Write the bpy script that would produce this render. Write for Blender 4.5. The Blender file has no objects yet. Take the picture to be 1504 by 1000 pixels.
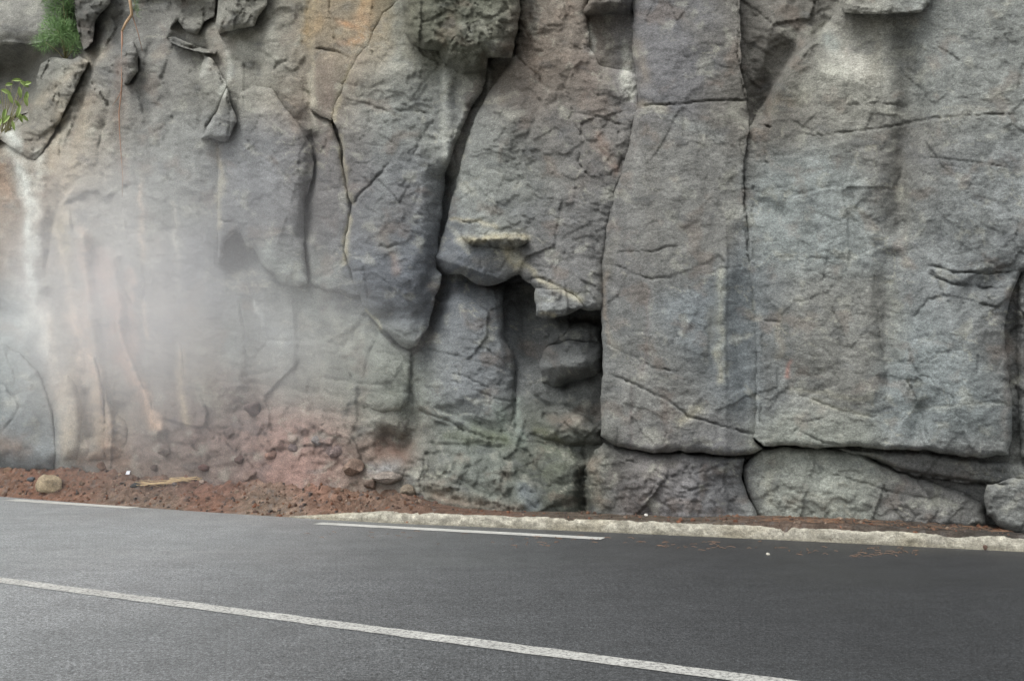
import bpy, math, random
import numpy as np
from mathutils import Vector
random.seed(4); RNG = np.random.default_rng(7)
S = bpy.context.scene; C = S.collection
F, CU, HV, EYE = 1300.0, 752.0, 620.0, 1.2      # lens and eye height, used to turn traced outlines into metres

def snap(u, Y, v=None, z=None):
    """traced point at depth Y (metres) -> metres"""
    X = (u-CU)/F*Y
    Z = EYE-(v-HV)/F*Y if z is None else z
    return X, Y, Z
def ground(u, v, z=0.0):
    Y = F*(EYE-z)/(v-HV); return ((u-CU)/F*Y, Y, z)
def ynom(u): return 11.2/(1+0.47*(u-CU)/F)      # the cliff's mean plane, oblique to the road view

# ------------------------------------------------------------------ noise
def _h(ix, iy, seed):
    n = (ix.astype(np.int64)*374761393 + iy.astype(np.int64)*668265263 + seed*974634777) & 0xffffffff
    n = ((n ^ (n >> 13))*1274126177) & 0xffffffff
    return ((n ^ (n >> 16)) & 0xffffff)/float(0xffffff)
def perlin(x, y, seed=0):
    x0 = np.floor(x); y0 = np.floor(y); fx = x-x0; fy = y-y0
    sx = fx*fx*fx*(fx*(fx*6-15)+10); sy = fy*fy*fy*(fy*(fy*6-15)+10)
    def g(dx, dy):
        a = _h(x0+dx, y0+dy, seed)*2*np.pi
        return np.cos(a)*(fx-dx)+np.sin(a)*(fy-dy)
    return ((g(0,0)*(1-sx)+g(1,0)*sx)*(1-sy)+(g(0,1)*(1-sx)+g(1,1)*sx)*sy)*1.5
def fbm(x, y, o=4, seed=0, gain=.5):
    r = 0; a = 1; t = 0
    for i in range(o):
        r = r+a*perlin(x*2**i, y*2**i, seed+i*17); t += a; a *= gain
    return r/t
def worley(x, y, seed=0):
    """distance to the two nearest cells, and a random tilt plane per cell (facets)"""
    x0 = np.floor(x); y0 = np.floor(y)
    f1 = np.full(x.shape, 9.); f2 = np.full(x.shape, 9.); pl = np.zeros(x.shape)
    for dx in (-1,0,1):
        for dy in (-1,0,1):
            cx = x0+dx; cy = y0+dy
            px = cx+_h(cx,cy,seed); py = cy+_h(cx,cy,seed+1)
            ex = x-px; ey = y-py; d = np.sqrt(ex*ex+ey*ey)
            p = (_h(cx,cy,seed+2)-.5)+ex*(_h(cx,cy,seed+3)-.5)*1.6+ey*(_h(cx,cy,seed+4)-.5)*1.6
            near = d < f1
            f2 = np.where(near, f1, np.minimum(f2, d)); pl = np.where(near, p, pl); f1 = np.where(near, d, f1)
    return f1, f2, pl
def sstep(x, a, b):
    t = np.clip((x-a)/(b-a), 0, 1); return t*t*(3-2*t)

# ------------------------------------------------------------------ distance to polylines
def seg_dist(u, v, P):
    """nearest distance, signed side, position 0..1 along"""
    best = np.full(u.shape, 1e9); side = np.zeros(u.shape); al = np.zeros(u.shape)
    if len(P) == 1:
        return np.hypot(u-P[0][0], v-P[0][1]), np.ones(u.shape), np.full(u.shape, .5)
    L = [math.dist(P[i], P[i+1]) for i in range(len(P)-1)]; T = sum(L); acc = 0
    for i in range(len(P)-1):
        ax, ay = P[i]; bx, by = P[i+1]; dx = bx-ax; dy = by-ay; q = dx*dx+dy*dy+1e-9
        t = np.clip(((u-ax)*dx+(v-ay)*dy)/q, 0, 1)
        d = np.hypot(u-ax-t*dx, v-ay-t*dy); m = d < best
        best = np.where(m, d, best); side = np.where(m, np.sign(dx*(v-ay)-dy*(u-ax)), side)
        al = np.where(m, (acc+t*L[i])/T, al); acc += L[i]
    return best, side, al
def near(u, v, P, r):
    a = np.array(P)
    return np.nonzero((u > a[:,0].min()-r) & (u < a[:,0].max()+r) & (v > a[:,1].min()-r) & (v < a[:,1].max()+r))[0]

# ------------------------------------------------------------------ the rock's relief: traced cracks, scarps, ribs and hollows
# crack: (points, half width, depth m)
CRACKS = [
 ([(936,156),(965,153),(1000,153),(1040,147),(1075,150),(1102,147)],1.8,.05),
 ([(1085,-60),(1084,40),(1083,80),(1090,125),(1096,150),(1108,160)],1.5,.035),
 ([(1093,240),(1092,280),(1096,340),(1102,395)],1.6,.05),
 ([(1107,250),(1105,330),(1108,400)],1.3,.03),
 ([(900,372),(925,370),(958,370),(980,362),(1010,361)],1.6,.03),
 ([(896,388),(915,392),(930,402),(955,410),(1000,407)],1.6,.03),
 ([(886,500),(920,520),(960,540),(1005,548)],1.8,.03),
 ([(890,548),(935,565),(985,590),(1010,612),(1060,625),(1112,640)],2,.05),
 ([(928,575),(930,615),(928,660)],1.5,.02),([(985,600),(978,640),(972,662)],1.5,.02),
 ([(1120,470),(1145,472)],2,.05),([(1118,480),(1120,560),(1116,640)],1.7,.03),
 ([(1170,575),(1200,590),(1240,604),(1290,614)],1.6,.025),
 ([(1160,640),(1180,620),(1215,612)],1.6,.02),([(1170,630),(1210,650),(1240,655)],1.8,.03),
 ([(1150,190),(1200,200),(1260,192),(1310,185),(1350,178),(1400,170),(1504,168)],1.6,.025),
 ([(1240,155),(1290,152),(1340,158)],1.4,.02),([(1320,237),(1380,232),(1450,240),(1504,252)],1.4,.018),
 ([(1110,184),(1134,187)],1.8,.05),([(1105,238),(1130,240)],1.6,.03),
 ([(1118,376),(1200,380),(1280,382)],1.3,.012),([(1360,388),(1400,400),(1450,402),(1500,398)],2,.05),
 ([(1362,402),(1395,416),(1440,422),(1480,424)],2,.05),([(1375,430),(1420,440),(1470,455)],2,.035),
 ([(1340,470),(1365,440),(1400,432)],2.4,.03),([(1330,548),(1350,600),(1365,655)],2,.02),
 ([(1283,395),(1290,480),(1302,560),(1298,620)],1.6,.025),([(1200,400),(1250,420),(1280,470)],1.5,.015),
 ([(1340,600),(1400,596),(1450,590),(1484,592)],1.5,.015),([(1120,620),(1150,570),(1170,572)],1.3,.015),
 # central slab
 ([(660,322),(690,328),(712,322)],1.8,.04),([(600,330),(640,325),(655,328)],1.4,.015),
 ([(795,330),(840,322),(870,335)],1.4,.012),([(720,418),(760,414),(790,408),(830,424)],2,.05),
 ([(905,255),(915,235),(905,215),(908,195),(925,190)],2,.04),([(760,30),(780,60),(800,70)],1.5,.02),
 ([(838,175),(860,200),(850,240),(870,262)],1.7,.03),([(835,165),(880,172),(920,186)],2,.04),
 ([(755,75),(770,95),(790,110),(800,130)],1.8,.04),([(718,125),(735,105),(750,88)],1.8,.04),
 # tongue
 ([(497,124),(520,125),(545,130)],1.8,.03),([(500,155),(535,152),(570,165),(605,162),(640,170)],2,.035),
 ([(575,235),(560,255),(545,270),(525,290),(517,305)],2.4,.06),([(520,212),(550,214),(600,212)],1.5,.015),
 ([(512,320),(540,322),(580,332)],1.4,.015),([(556,360),(570,365),(586,358)],3,.05),
 ([(516,398),(535,397)],2.2,.05),([(600,240),(615,210),(625,190),(650,160)],2,.03),
 ([(530,437),(560,444),(585,455)],1.8,.03),([(565,270),(600,276),(640,270)],1.4,.015),
 # columns at left of centre
 ([(455,262),(448,290),(446,340)],2,.05),([(484,195),(478,215),(468,228)],2,.05),
 ([(482,-60),(484,20),(490,50),(495,74)],2,.07),([(445,74),(470,72),(495,76),(515,86)],1.9,.06),
 ([(402,108),(408,95),(420,90),(428,84)],2.2,.06),([(330,135),(338,160),(335,205)],1.8,.05),
 ([(312,88),(322,110),(330,130)],1.8,.05),([(345,173),(380,172),(410,170)],1.4,.02),
 ([(322,325),(345,327)],2,.05),([(408,157),(416,172)],1.8,.04),([(440,130),(455,137),(452,160)],1.6,.03),
 ([(365,367),(400,368),(440,370)],1.5,.02),([(430,238),(450,240)],1.5,.02),
 ([(385,440),(372,480),(370,500)],2,.03),([(350,430),(358,480),(362,540)],2,.04),([(335,430),(320,480)],1.7,.02),
 ([(375,498),(420,500),(470,505),(520,515),(590,520)],1.6,.02),([(430,540),(480,555),(520,562)],1.6,.02),
 ([(485,450),(490,500),(500,560)],1.6,.02),([(520,460),(560,470),(590,490),(605,500)],2,.04),
 ([(232,200),(240,240),(250,270)],1.6,.03),([(225,195),(235,190),(255,175),(250,160)],1.6,.03),
 ([(232,268),(280,262),(320,272)],1.5,.02),([(250,270),(260,340),(258,420),(262,520)],2,.025),
 ([(210,380),(212,450),(215,490),(232,505),(260,520)],2,.03),([(190,10),(165,30),(160,60),(150,75)],2,.05),
 ([(200,80),(202,100),(190,125)],2.4,.06),([(245,60),(270,68),(310,78)],2.5,.07),
 ([(180,140),(215,130),(260,120)],1.5,.02),([(270,118),(290,95)],1.4,.03),
 ([(100,275),(108,340),(118,420),(130,500),(150,560)],2.4,.04),
 # lower centre
 ([(756,530),(757,580),(757,640)],2.4,.06),([(605,520),(602,570),(610,600)],2.6,.08),
 ([(612,508),(660,520),(700,530),(755,545)],1.8,.03),([(636,540),(680,552),(720,570)],1.6,.03),
 ([(610,600),(650,615),(700,640),(757,650)],2.4,.06),([(688,500),(720,515),(750,540)],1.6,.03),
 ([(690,570),(730,585),(760,590)],1.8,.03),([(757,650),(790,648),(830,655),(880,650)],2,.04),
 ([(640,640),(690,648),(755,655)],2,.03),([(775,660),(790,690),(800,700)],2.4,.05),
 ([(858,660),(862,700),(858,755)],3,.16),([(735,690),(760,720),(790,748)],2.4,.04),
 ([(640,690),(670,700),(690,712)],2,.04),([(600,700),(650,715),(700,722),(740,735)],2.2,.04),
 ([(900,670),(960,690),(1010,720),(1060,710)],2.2,.03),([(940,740),(980,700),(1040,690),(1090,675)],2.2,.03),
 ([(1170,690),(1240,700),(1300,720),(1380,735)],1.8,.03),([(1250,662),(1320,690),(1400,705),(1470,712),(1504,708)],3,.1),
 ([(0,560),(30,600),(0,640)],3,.06),
]
# scarp: sharp one-sided step; raised on the left of the travelling direction as seen (right-hand if amp < 0)
SCARPS = [
 ([(118,262),(104,280),(88,300),(78,335),(72,380),(68,420)],.16,22),
 ([(160,20),(170,40),(155,70),(150,75)],-.12,14),([(200,78),(203,105),(188,126)],.12,18),
 ([(296,200),(300,150),(292,110),(310,80)],-.1,25),([(245,58),(275,70),(310,80)],-.16,14),
 ([(1222,30),(1200,50),(1160,90),(1140,120),(1120,160),(1108,185)],.10,30),
 ([(1360,660),(1345,600),(1335,550),(1345,490),(1370,440),(1420,428),(1470,450)],.0,40),
 ([(130,110),(110,170),(90,230)],-.10,18),([(175,120),(150,200),(138,270)],.08,22),([(215,60),(200,130),(215,190)],-.07,22),([(240,110),(262,170),(240,230)],.07,22),([(150,290),(200,270),(215,300)],.06,20),([(90,300),(140,280),(160,300)],.07,20),([(60,160),(90,200),(85,240)],-.1,14),([(255,60),(235,120)],-.06,18),
 ([(600,668),(650,676),(720,668),(775,690)],-.10,22),([(590,700),(640,706),(700,722),(760,742)],-.12,16),([(775,655),(786,690),(800,720)],.14,20),([(620,720),(660,735),(720,745)],-.10,12),([(640,600),(700,630),(757,640)],-.10,26),([(540,600),(536,540),(548,500)],.06,24),([(430,430),(436,500),(430,560)],-.05,22),([(480,560),(560,566)],-.06,16),([(380,560),(384,620)],.05,20),
 ([(525,560),(528,620)],-.06,30),([(380,500),(470,505),(520,510)],-.05,18),
 ([(320,560),(400,570),(520,590)],-.05,20),([(330,610),(420,600),(520,612)],-.08,14),
 ([(790,604),(825,598),(860,612),(882,628)],-.14,16),([(620,650),(700,652),(757,655)],.07,20),
 ([(525,660),(560,650),(600,655)],.08,20),([(455,0),(457,80),(456,150)],.07,30),
 ([(20,190),(60,200),(100,170),(120,130)],.1,25),([(0,60),(80,62)],-.1,10),
 ([(1069,330),(1068,470),(1066,590)],-.03,26),([(1095,60),(1140,80)],.02,10),
]
# bump: (points, width, metres towards the road)
BUMPS = [
 ([(25,200),(40,260),(48,330),(50,420),(75,520),(95,600),(92,665)],15,.16),([(60,230),(62,330),(66,420)],10,.10),
 ([(98,330),(100,400),(108,500),(104,570)],14,.16),([(112,600),(115,655)],20,.22),([(120,350),(132,480),(146,560),(158,655)],11,.22),
 ([(165,380),(176,490),(205,560),(232,630)],12,.22),([(265,520),(272,600),(280,640)],12,.10),([(205,620),(190,600)],22,-.2),
 ([(128,580),(134,640)],9,-.14),([(60,640)],22,-.1),([(10,460)],26,-.25),([(0,160),(30,150)],40,-.5),([(30,95),(0,100)],28,-.7),
 ([(110,20),(115,60)],18,-.25),([(150,90),(120,200),(95,300)],30,.16),([(185,40),(230,160),(240,300)],34,.08),
 ([(280,120),(285,250),(290,420),(300,560)],30,.09),([(200,300),(205,420)],22,.06),([(330,100),(330,140)],16,.08),
 ([(350,380)],30,-.25),([(352,430),(350,560)],16,.10),([(300,20),(275,10)],24,-.25),([(335,20),(360,80)],20,.05),
 ([(345,95)],10,-.06),([(375,100)],12,-.06),([(400,50),(430,150)],22,.1),([(400,210),(400,390)],45,.14),
 ([(462,205),(455,260),(448,340)],11,-.12),([(480,300),(490,420)],22,.10),
 ([(560,120),(570,250),(575,400)],50,.20),([(655,270),(645,380),(628,470)],20,-.26),([(655,120),(655,180),(660,235)],12,.12),
 ([(560,470),(580,465)],12,-.14),([(590,485),(605,500)],12,.06),([(540,40),(520,110)],20,.04),([(640,115),(645,200),(640,260)],20,-.05),
 ([(745,170),(720,260),(700,340)],45,.16),([(840,150),(870,260)],25,-.06),([(870,180),(850,300),(850,400)],28,.06),
 ([(905,80),(910,150)],20,-.1),([(790,20),(800,90)],24,.08),([(700,395),(740,405)],18,-.06),([(745,130),(800,180)],30,-.05),
 ([(890,50)],20,-.06),
 ([(935,200),(905,300),(895,420),(895,600)],18,-.05),([(980,100),(985,300),(980,560)],50,.10),([(1090,340),(1090,600)],15,-.05),
 ([(1150,80),(1115,160)],18,-.14),([(1190,60),(1150,130)],14,.05),([(1230,120),(1210,300),(1190,500)],50,.12),([(1200,95),(1240,110)],30,.05),
 ([(1330,60),(1340,150),(1325,250),(1320,330)],20,-.12),([(1310,380),(1300,480),(1305,560)],15,-.07),([(1150,320),(1120,300)],12,-.05),
 ([(1400,120),(1420,300)],45,.08),([(1410,500),(1420,600)],50,.14),([(1496,640)],10,-.04),([(1345,640),(1350,600)],12,-.1),
 ([(1480,400),(1440,420)],16,-.08),([(1270,490),(1260,560)],30,.05),
 ([(690,470),(680,580)],45,.14),([(775,440),(775,520)],14,-.1),([(605,610),(612,640)],14,-.14),([(570,645),(590,650)],16,-.28),
 ([(835,500),(850,540)],28,.28),([(830,566),(868,552)],10,-.22),([(830,590),(860,600)],12,.06),([(820,640)],30,.10),([(800,612),(830,608)],7,-.16),
 ([(740,690),(760,720)],30,.12),([(820,680),(830,720)],26,.10),([(855,700),(857,750)],9,-.25),([(650,700),(680,730)],35,.12),([(560,540),(565,610)],24,.10),
 ([(420,520),(430,560)],30,-.04),([(450,560)],16,.06),([(930,700),(1000,740)],30,.08),([(1060,710),(1080,740)],24,-.08),
 ([(1180,700),(1220,720)],40,.08),([(1380,730)],30,-.05),
]
# general stand-off of the cliff sheet behind and between the blocks: (u, v, metres)
CTRL = [(0,-100,-.8),(0,60,-1.0),(0,110,-1.3),(60,95,-1.0),(0,140,-1.1),(60,160,-.35),(0,250,-.2),(60,250,0),(0,400,-.15),(0,600,.15),(120,0,-.3),(120,150,-.05),(120,350,.05),(120,550,.15),(120,700,.2),
 (230,0,-.25),(230,150,0),(230,350,.05),(230,550,.1),(230,680,.25),(330,30,-.1),(330,150,.05),(330,380,-.15),(350,480,.1),(350,600,.2),(350,700,.4),(430,50,.1),
 (430,200,-.1),(430,350,-.1),(430,450,-.02),(450,550,.1),(450,620,.3),(350,640,.35),(450,665,.75),(350,680,.7),(280,670,.45),(510,680,.6),(520,50,0),(520,250,-.1),(520,480,.02),(560,570,.15),(560,640,.1),(560,720,.35),
 (620,100,-.05),(690,130,.08),(680,170,.06),(668,230,.04),(660,280,.02),(645,350,-.02),(660,420,-.2),(700,500,-.1),(640,580,-.02),(700,690,.3),(700,760,.5),(780,420,-.95),(730,420,-.8),(780,500,-.45),(780,620,-.08),(780,700,.25),(790,760,.5),
 (850,430,-.6),(850,500,-.55),(840,580,-.55),(850,625,-.45),(850,650,-.1),(830,700,.15),(850,750,.0),(852,715,-.1),(720,100,-.05),(800,30,.0),(900,60,.10),(900,30,.0),(900,200,-.1),(900,350,-.2),(960,100,-.1),(960,400,-.1),(960,700,-.1),
 (1090,100,-.1),(1100,300,-.1),(1110,500,-.1),(1130,50,.0),(1200,20,-.15),(1300,40,.0),(1250,300,-.1),(1250,600,-.25),(1100,700,-.4),(1250,720,-.25),(1400,720,-.2),(1480,700,-.1),(1494,500,-.02),(1494,600,-.02),(1494,400,.05),(1494,300,.1),(1500,100,.1),(1600,300,.1),(1600,700,.0),(-200,300,0),(-200,700,.2),(-200,0,-.5)]
_CT = np.array(CTRL)
def shepard(u, v, pts, vals, sig=55.):
    out = np.zeros(u.shape+vals.shape[1:]); w = np.full(u.shape, 1e-9)
    for p, q in zip(pts, vals):
        d2 = (u-p[0])**2+(v-p[1])**2
        k = np.exp(-np.minimum(d2/(2*sig*sig), 60))+1e-3/(1+d2/4000.)**2
        w += k; out += (k[:,None]*q) if vals.ndim > 1 else k*q
    return out/(w[:,None] if vals.ndim > 1 else w)

ROUGH = [([(660,30),(720,60)],60,1.6),([(640,700),(740,730)],70,3.4),([(800,690)],50,1.6),([(560,650),(600,690)],40,2.2),([(60,60),(180,20),(130,120)],45,1.2),
         ([(300,30),(370,30)],50,1.5),([(480,650),(400,640),(330,640),(250,655)],42,4.5),([(30,120)],60,1.0),([(1000,720)],60,.5),([(1440,440)],50,.8),([(150,90),(110,230),(60,200)],70,1.6),([(250,150),(260,260)],60,.6),([(430,60),(420,120)],40,.6),([(560,540),(450,560),(350,560)],60,.7),([(790,640),(850,620)],40,.8),([(60,240),(50,400)],30,.8),([(1250,20),(1180,40)],40,.8),([(700,370),(800,430)],30,1.0)]
def relief(u, v, sheet=False, calm=1.0):
    n1 = fbm(u/55, v/55, 4, 3); n2 = fbm(u/55, v/55, 4, 23)
    wu = u+7*n1; wv = v+7*n2
    rough = np.ones(u.shape)
    for P, w, a in ROUGH:
        i = near(u, v, P, w*2.5); d, _, _ = seg_dist(u[i], v[i], P); rough[i] += a*np.exp(-(d/w)**2)
    h = .13*fbm(u/260, v/420, 3, 40)+.05*fbm(wu/90, wv/110, 3, 50)
    h += calm*rough*(.011*fbm(wu/30, wv/24, 4, 60)+.0035*fbm(wu/8, wv/5, 3, 70))
    f1, f2, pl = worley(wu/75, wv/95, 5); h += calm*.035*rough**.6*pl
    f1, f2, pl = worley(wu/26, wv/20, 9); h += calm*.007*rough*pl
    f1, f2, pl = worley(wu/48+9, wv/70, 15); h += calm*.022*rough**.7*(np.round(pl*3)/3)*sstep(fbm(u/140, v/140, 2, 170), -.1, .25)
    nk = fbm(u/20, v/14, 3, 175)
    # bedding: fine, near-level cracks that come and go
    r = np.abs(fbm(wu/190, wv/40+.0012*u, 3, 80)); m = sstep(fbm(u/130, v/90, 2, 90), -.1, .35)
    h -= .010*np.exp(-(r/.010)**2)*m
    r = np.abs(fbm(wu/70, wv/160, 3, 110)); m = sstep(fbm(u/150, v/150, 2, 120), .05, .4)
    h -= .008*np.exp(-(r/.010)**2)*m
    # small flakes broken away
    r = fbm(wu/95, wv/75, 3, 131)+.18*np.sign(nk)*np.abs(nk); h += min(calm,1.25)**2.5*.013*(sstep(r, .12, .135)+sstep(r, .30, .315)-sstep(r, -.20, -.185))
    r = fbm(wu/30, wv/38, 2, 133); h += .007*calm**1.5*rough*(sstep(r, .10, .13)-sstep(r, -.3, -.27)+sstep(r, .38, .41))
    r = fbm(wu/45, wv/26, 3, 130); h += .006*calm*(sstep(r, .18, .22)-sstep(r, -.26, -.22))
    for P, w, a in BUMPS:
        i = near(wu, wv, P, w*2.6); d, _, _ = seg_dist(wu[i], wv[i], P); h[i] += a*np.exp(-(d/w)**2)
    for P, a, r in SCARPS:
        i = near(wu, wv, P, r*4); d, sd, al = seg_dist(wu[i], wv[i], P)
        s = d*sd*np.sign(a) if a else d*sd
        e = np.sqrt(np.clip(np.minimum(al, 1-al)*6, 0, 1))
        h[i] += -abs(a)*e*np.exp(-np.abs(s)/r)*(.5-.5*np.tanh(-s/1.6))
    nj1 = fbm(u/9, v/9, 3, 150); nj2 = fbm(u/9, v/9, 3, 160); cw = .45+1.1*sstep(fbm(u/30, v/30, 2, 145), -.35, .35)
    for P, w, a in CRACKS:
        i = near(wu, wv, P, w*12); d, sd, al = seg_dist(u[i]+3.0*n1[i]+2.6*nj1[i], v[i]+3.0*n2[i]+2.6*nj2[i], P)
        e = np.clip(np.minimum(al, 1-al)*8, 0, 1)*(.65+.9*np.abs(fbm(u[i]/22, v[i]/22, 2, 140)))
        h[i] -= a*e*cw[i]*(.9*np.exp(-(d/(w*.72))**2))+.10*a*e*np.exp(-np.abs(d)/(w*4))*(sd > 0)
    return h

# ------------------------------------------------------------------ the rock's colours (stains and minerals that stay put)
def lin(c): 
    c = np.array(c, float)/255.; return np.where(c < .04045, c/12.92, ((c+.055)/1.055)**2.4)
K = 1.0
TONE = [(50,150,120,118,110),(20,270,132,112,94),(100,200,138,126,112),(200,100,116,112,108),(150,350,130,124,116),(250,250,118,117,114),(140,560,142,128,112),(240,520,128,118,108),
 (30,30,128,124,118),(20,560,118,124,124),(30,640,105,110,114),(130,20,104,102,98),(380,250,107,107,111),(350,400,98,97,99),(400,80,132,127,115),(340,80,122,118,110),(480,250,104,98,98),(420,480,122,123,118),(450,560,122,118,108),
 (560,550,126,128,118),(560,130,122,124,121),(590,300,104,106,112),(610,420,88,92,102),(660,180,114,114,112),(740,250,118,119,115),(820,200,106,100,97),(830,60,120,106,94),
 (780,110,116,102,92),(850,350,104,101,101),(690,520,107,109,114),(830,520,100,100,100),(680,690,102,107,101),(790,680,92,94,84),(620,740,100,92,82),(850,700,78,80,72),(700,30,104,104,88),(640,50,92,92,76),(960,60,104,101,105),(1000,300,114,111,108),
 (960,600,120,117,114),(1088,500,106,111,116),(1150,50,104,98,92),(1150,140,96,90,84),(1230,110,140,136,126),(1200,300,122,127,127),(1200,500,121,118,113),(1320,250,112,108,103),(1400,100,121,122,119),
 (1400,300,119,121,122),(1400,560,122,128,130),(1450,420,110,112,114),(950,710,106,97,97),(1040,720,96,94,98),(1180,710,132,133,124),(1400,740,108,104,102),(1495,500,92,88,86),(1480,740,112,112,110),
 (520,60,140,118,84),(470,120,128,110,94),(340,640,122,102,94),(430,660,158,114,102),(260,640,120,98,88),(540,690,120,100,88),(-200,300,125,120,112),(1700,400,115,114,112)]
_TP = np.array([t[:2] for t in TONE], float); _TC = np.array([lin(t[2:]) for t in TONE])
WHT=(196,194,184); PAL=(168,164,152); TAN=(176,152,118); ORG=(176,116,60); BRN=(98,76,60); RST=(128,92,74); DRK=(62,62,60); PNK=(196,112,92); GRN=(92,98,66); BLU=(104,114,128); CRM=(190,176,140)
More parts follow.
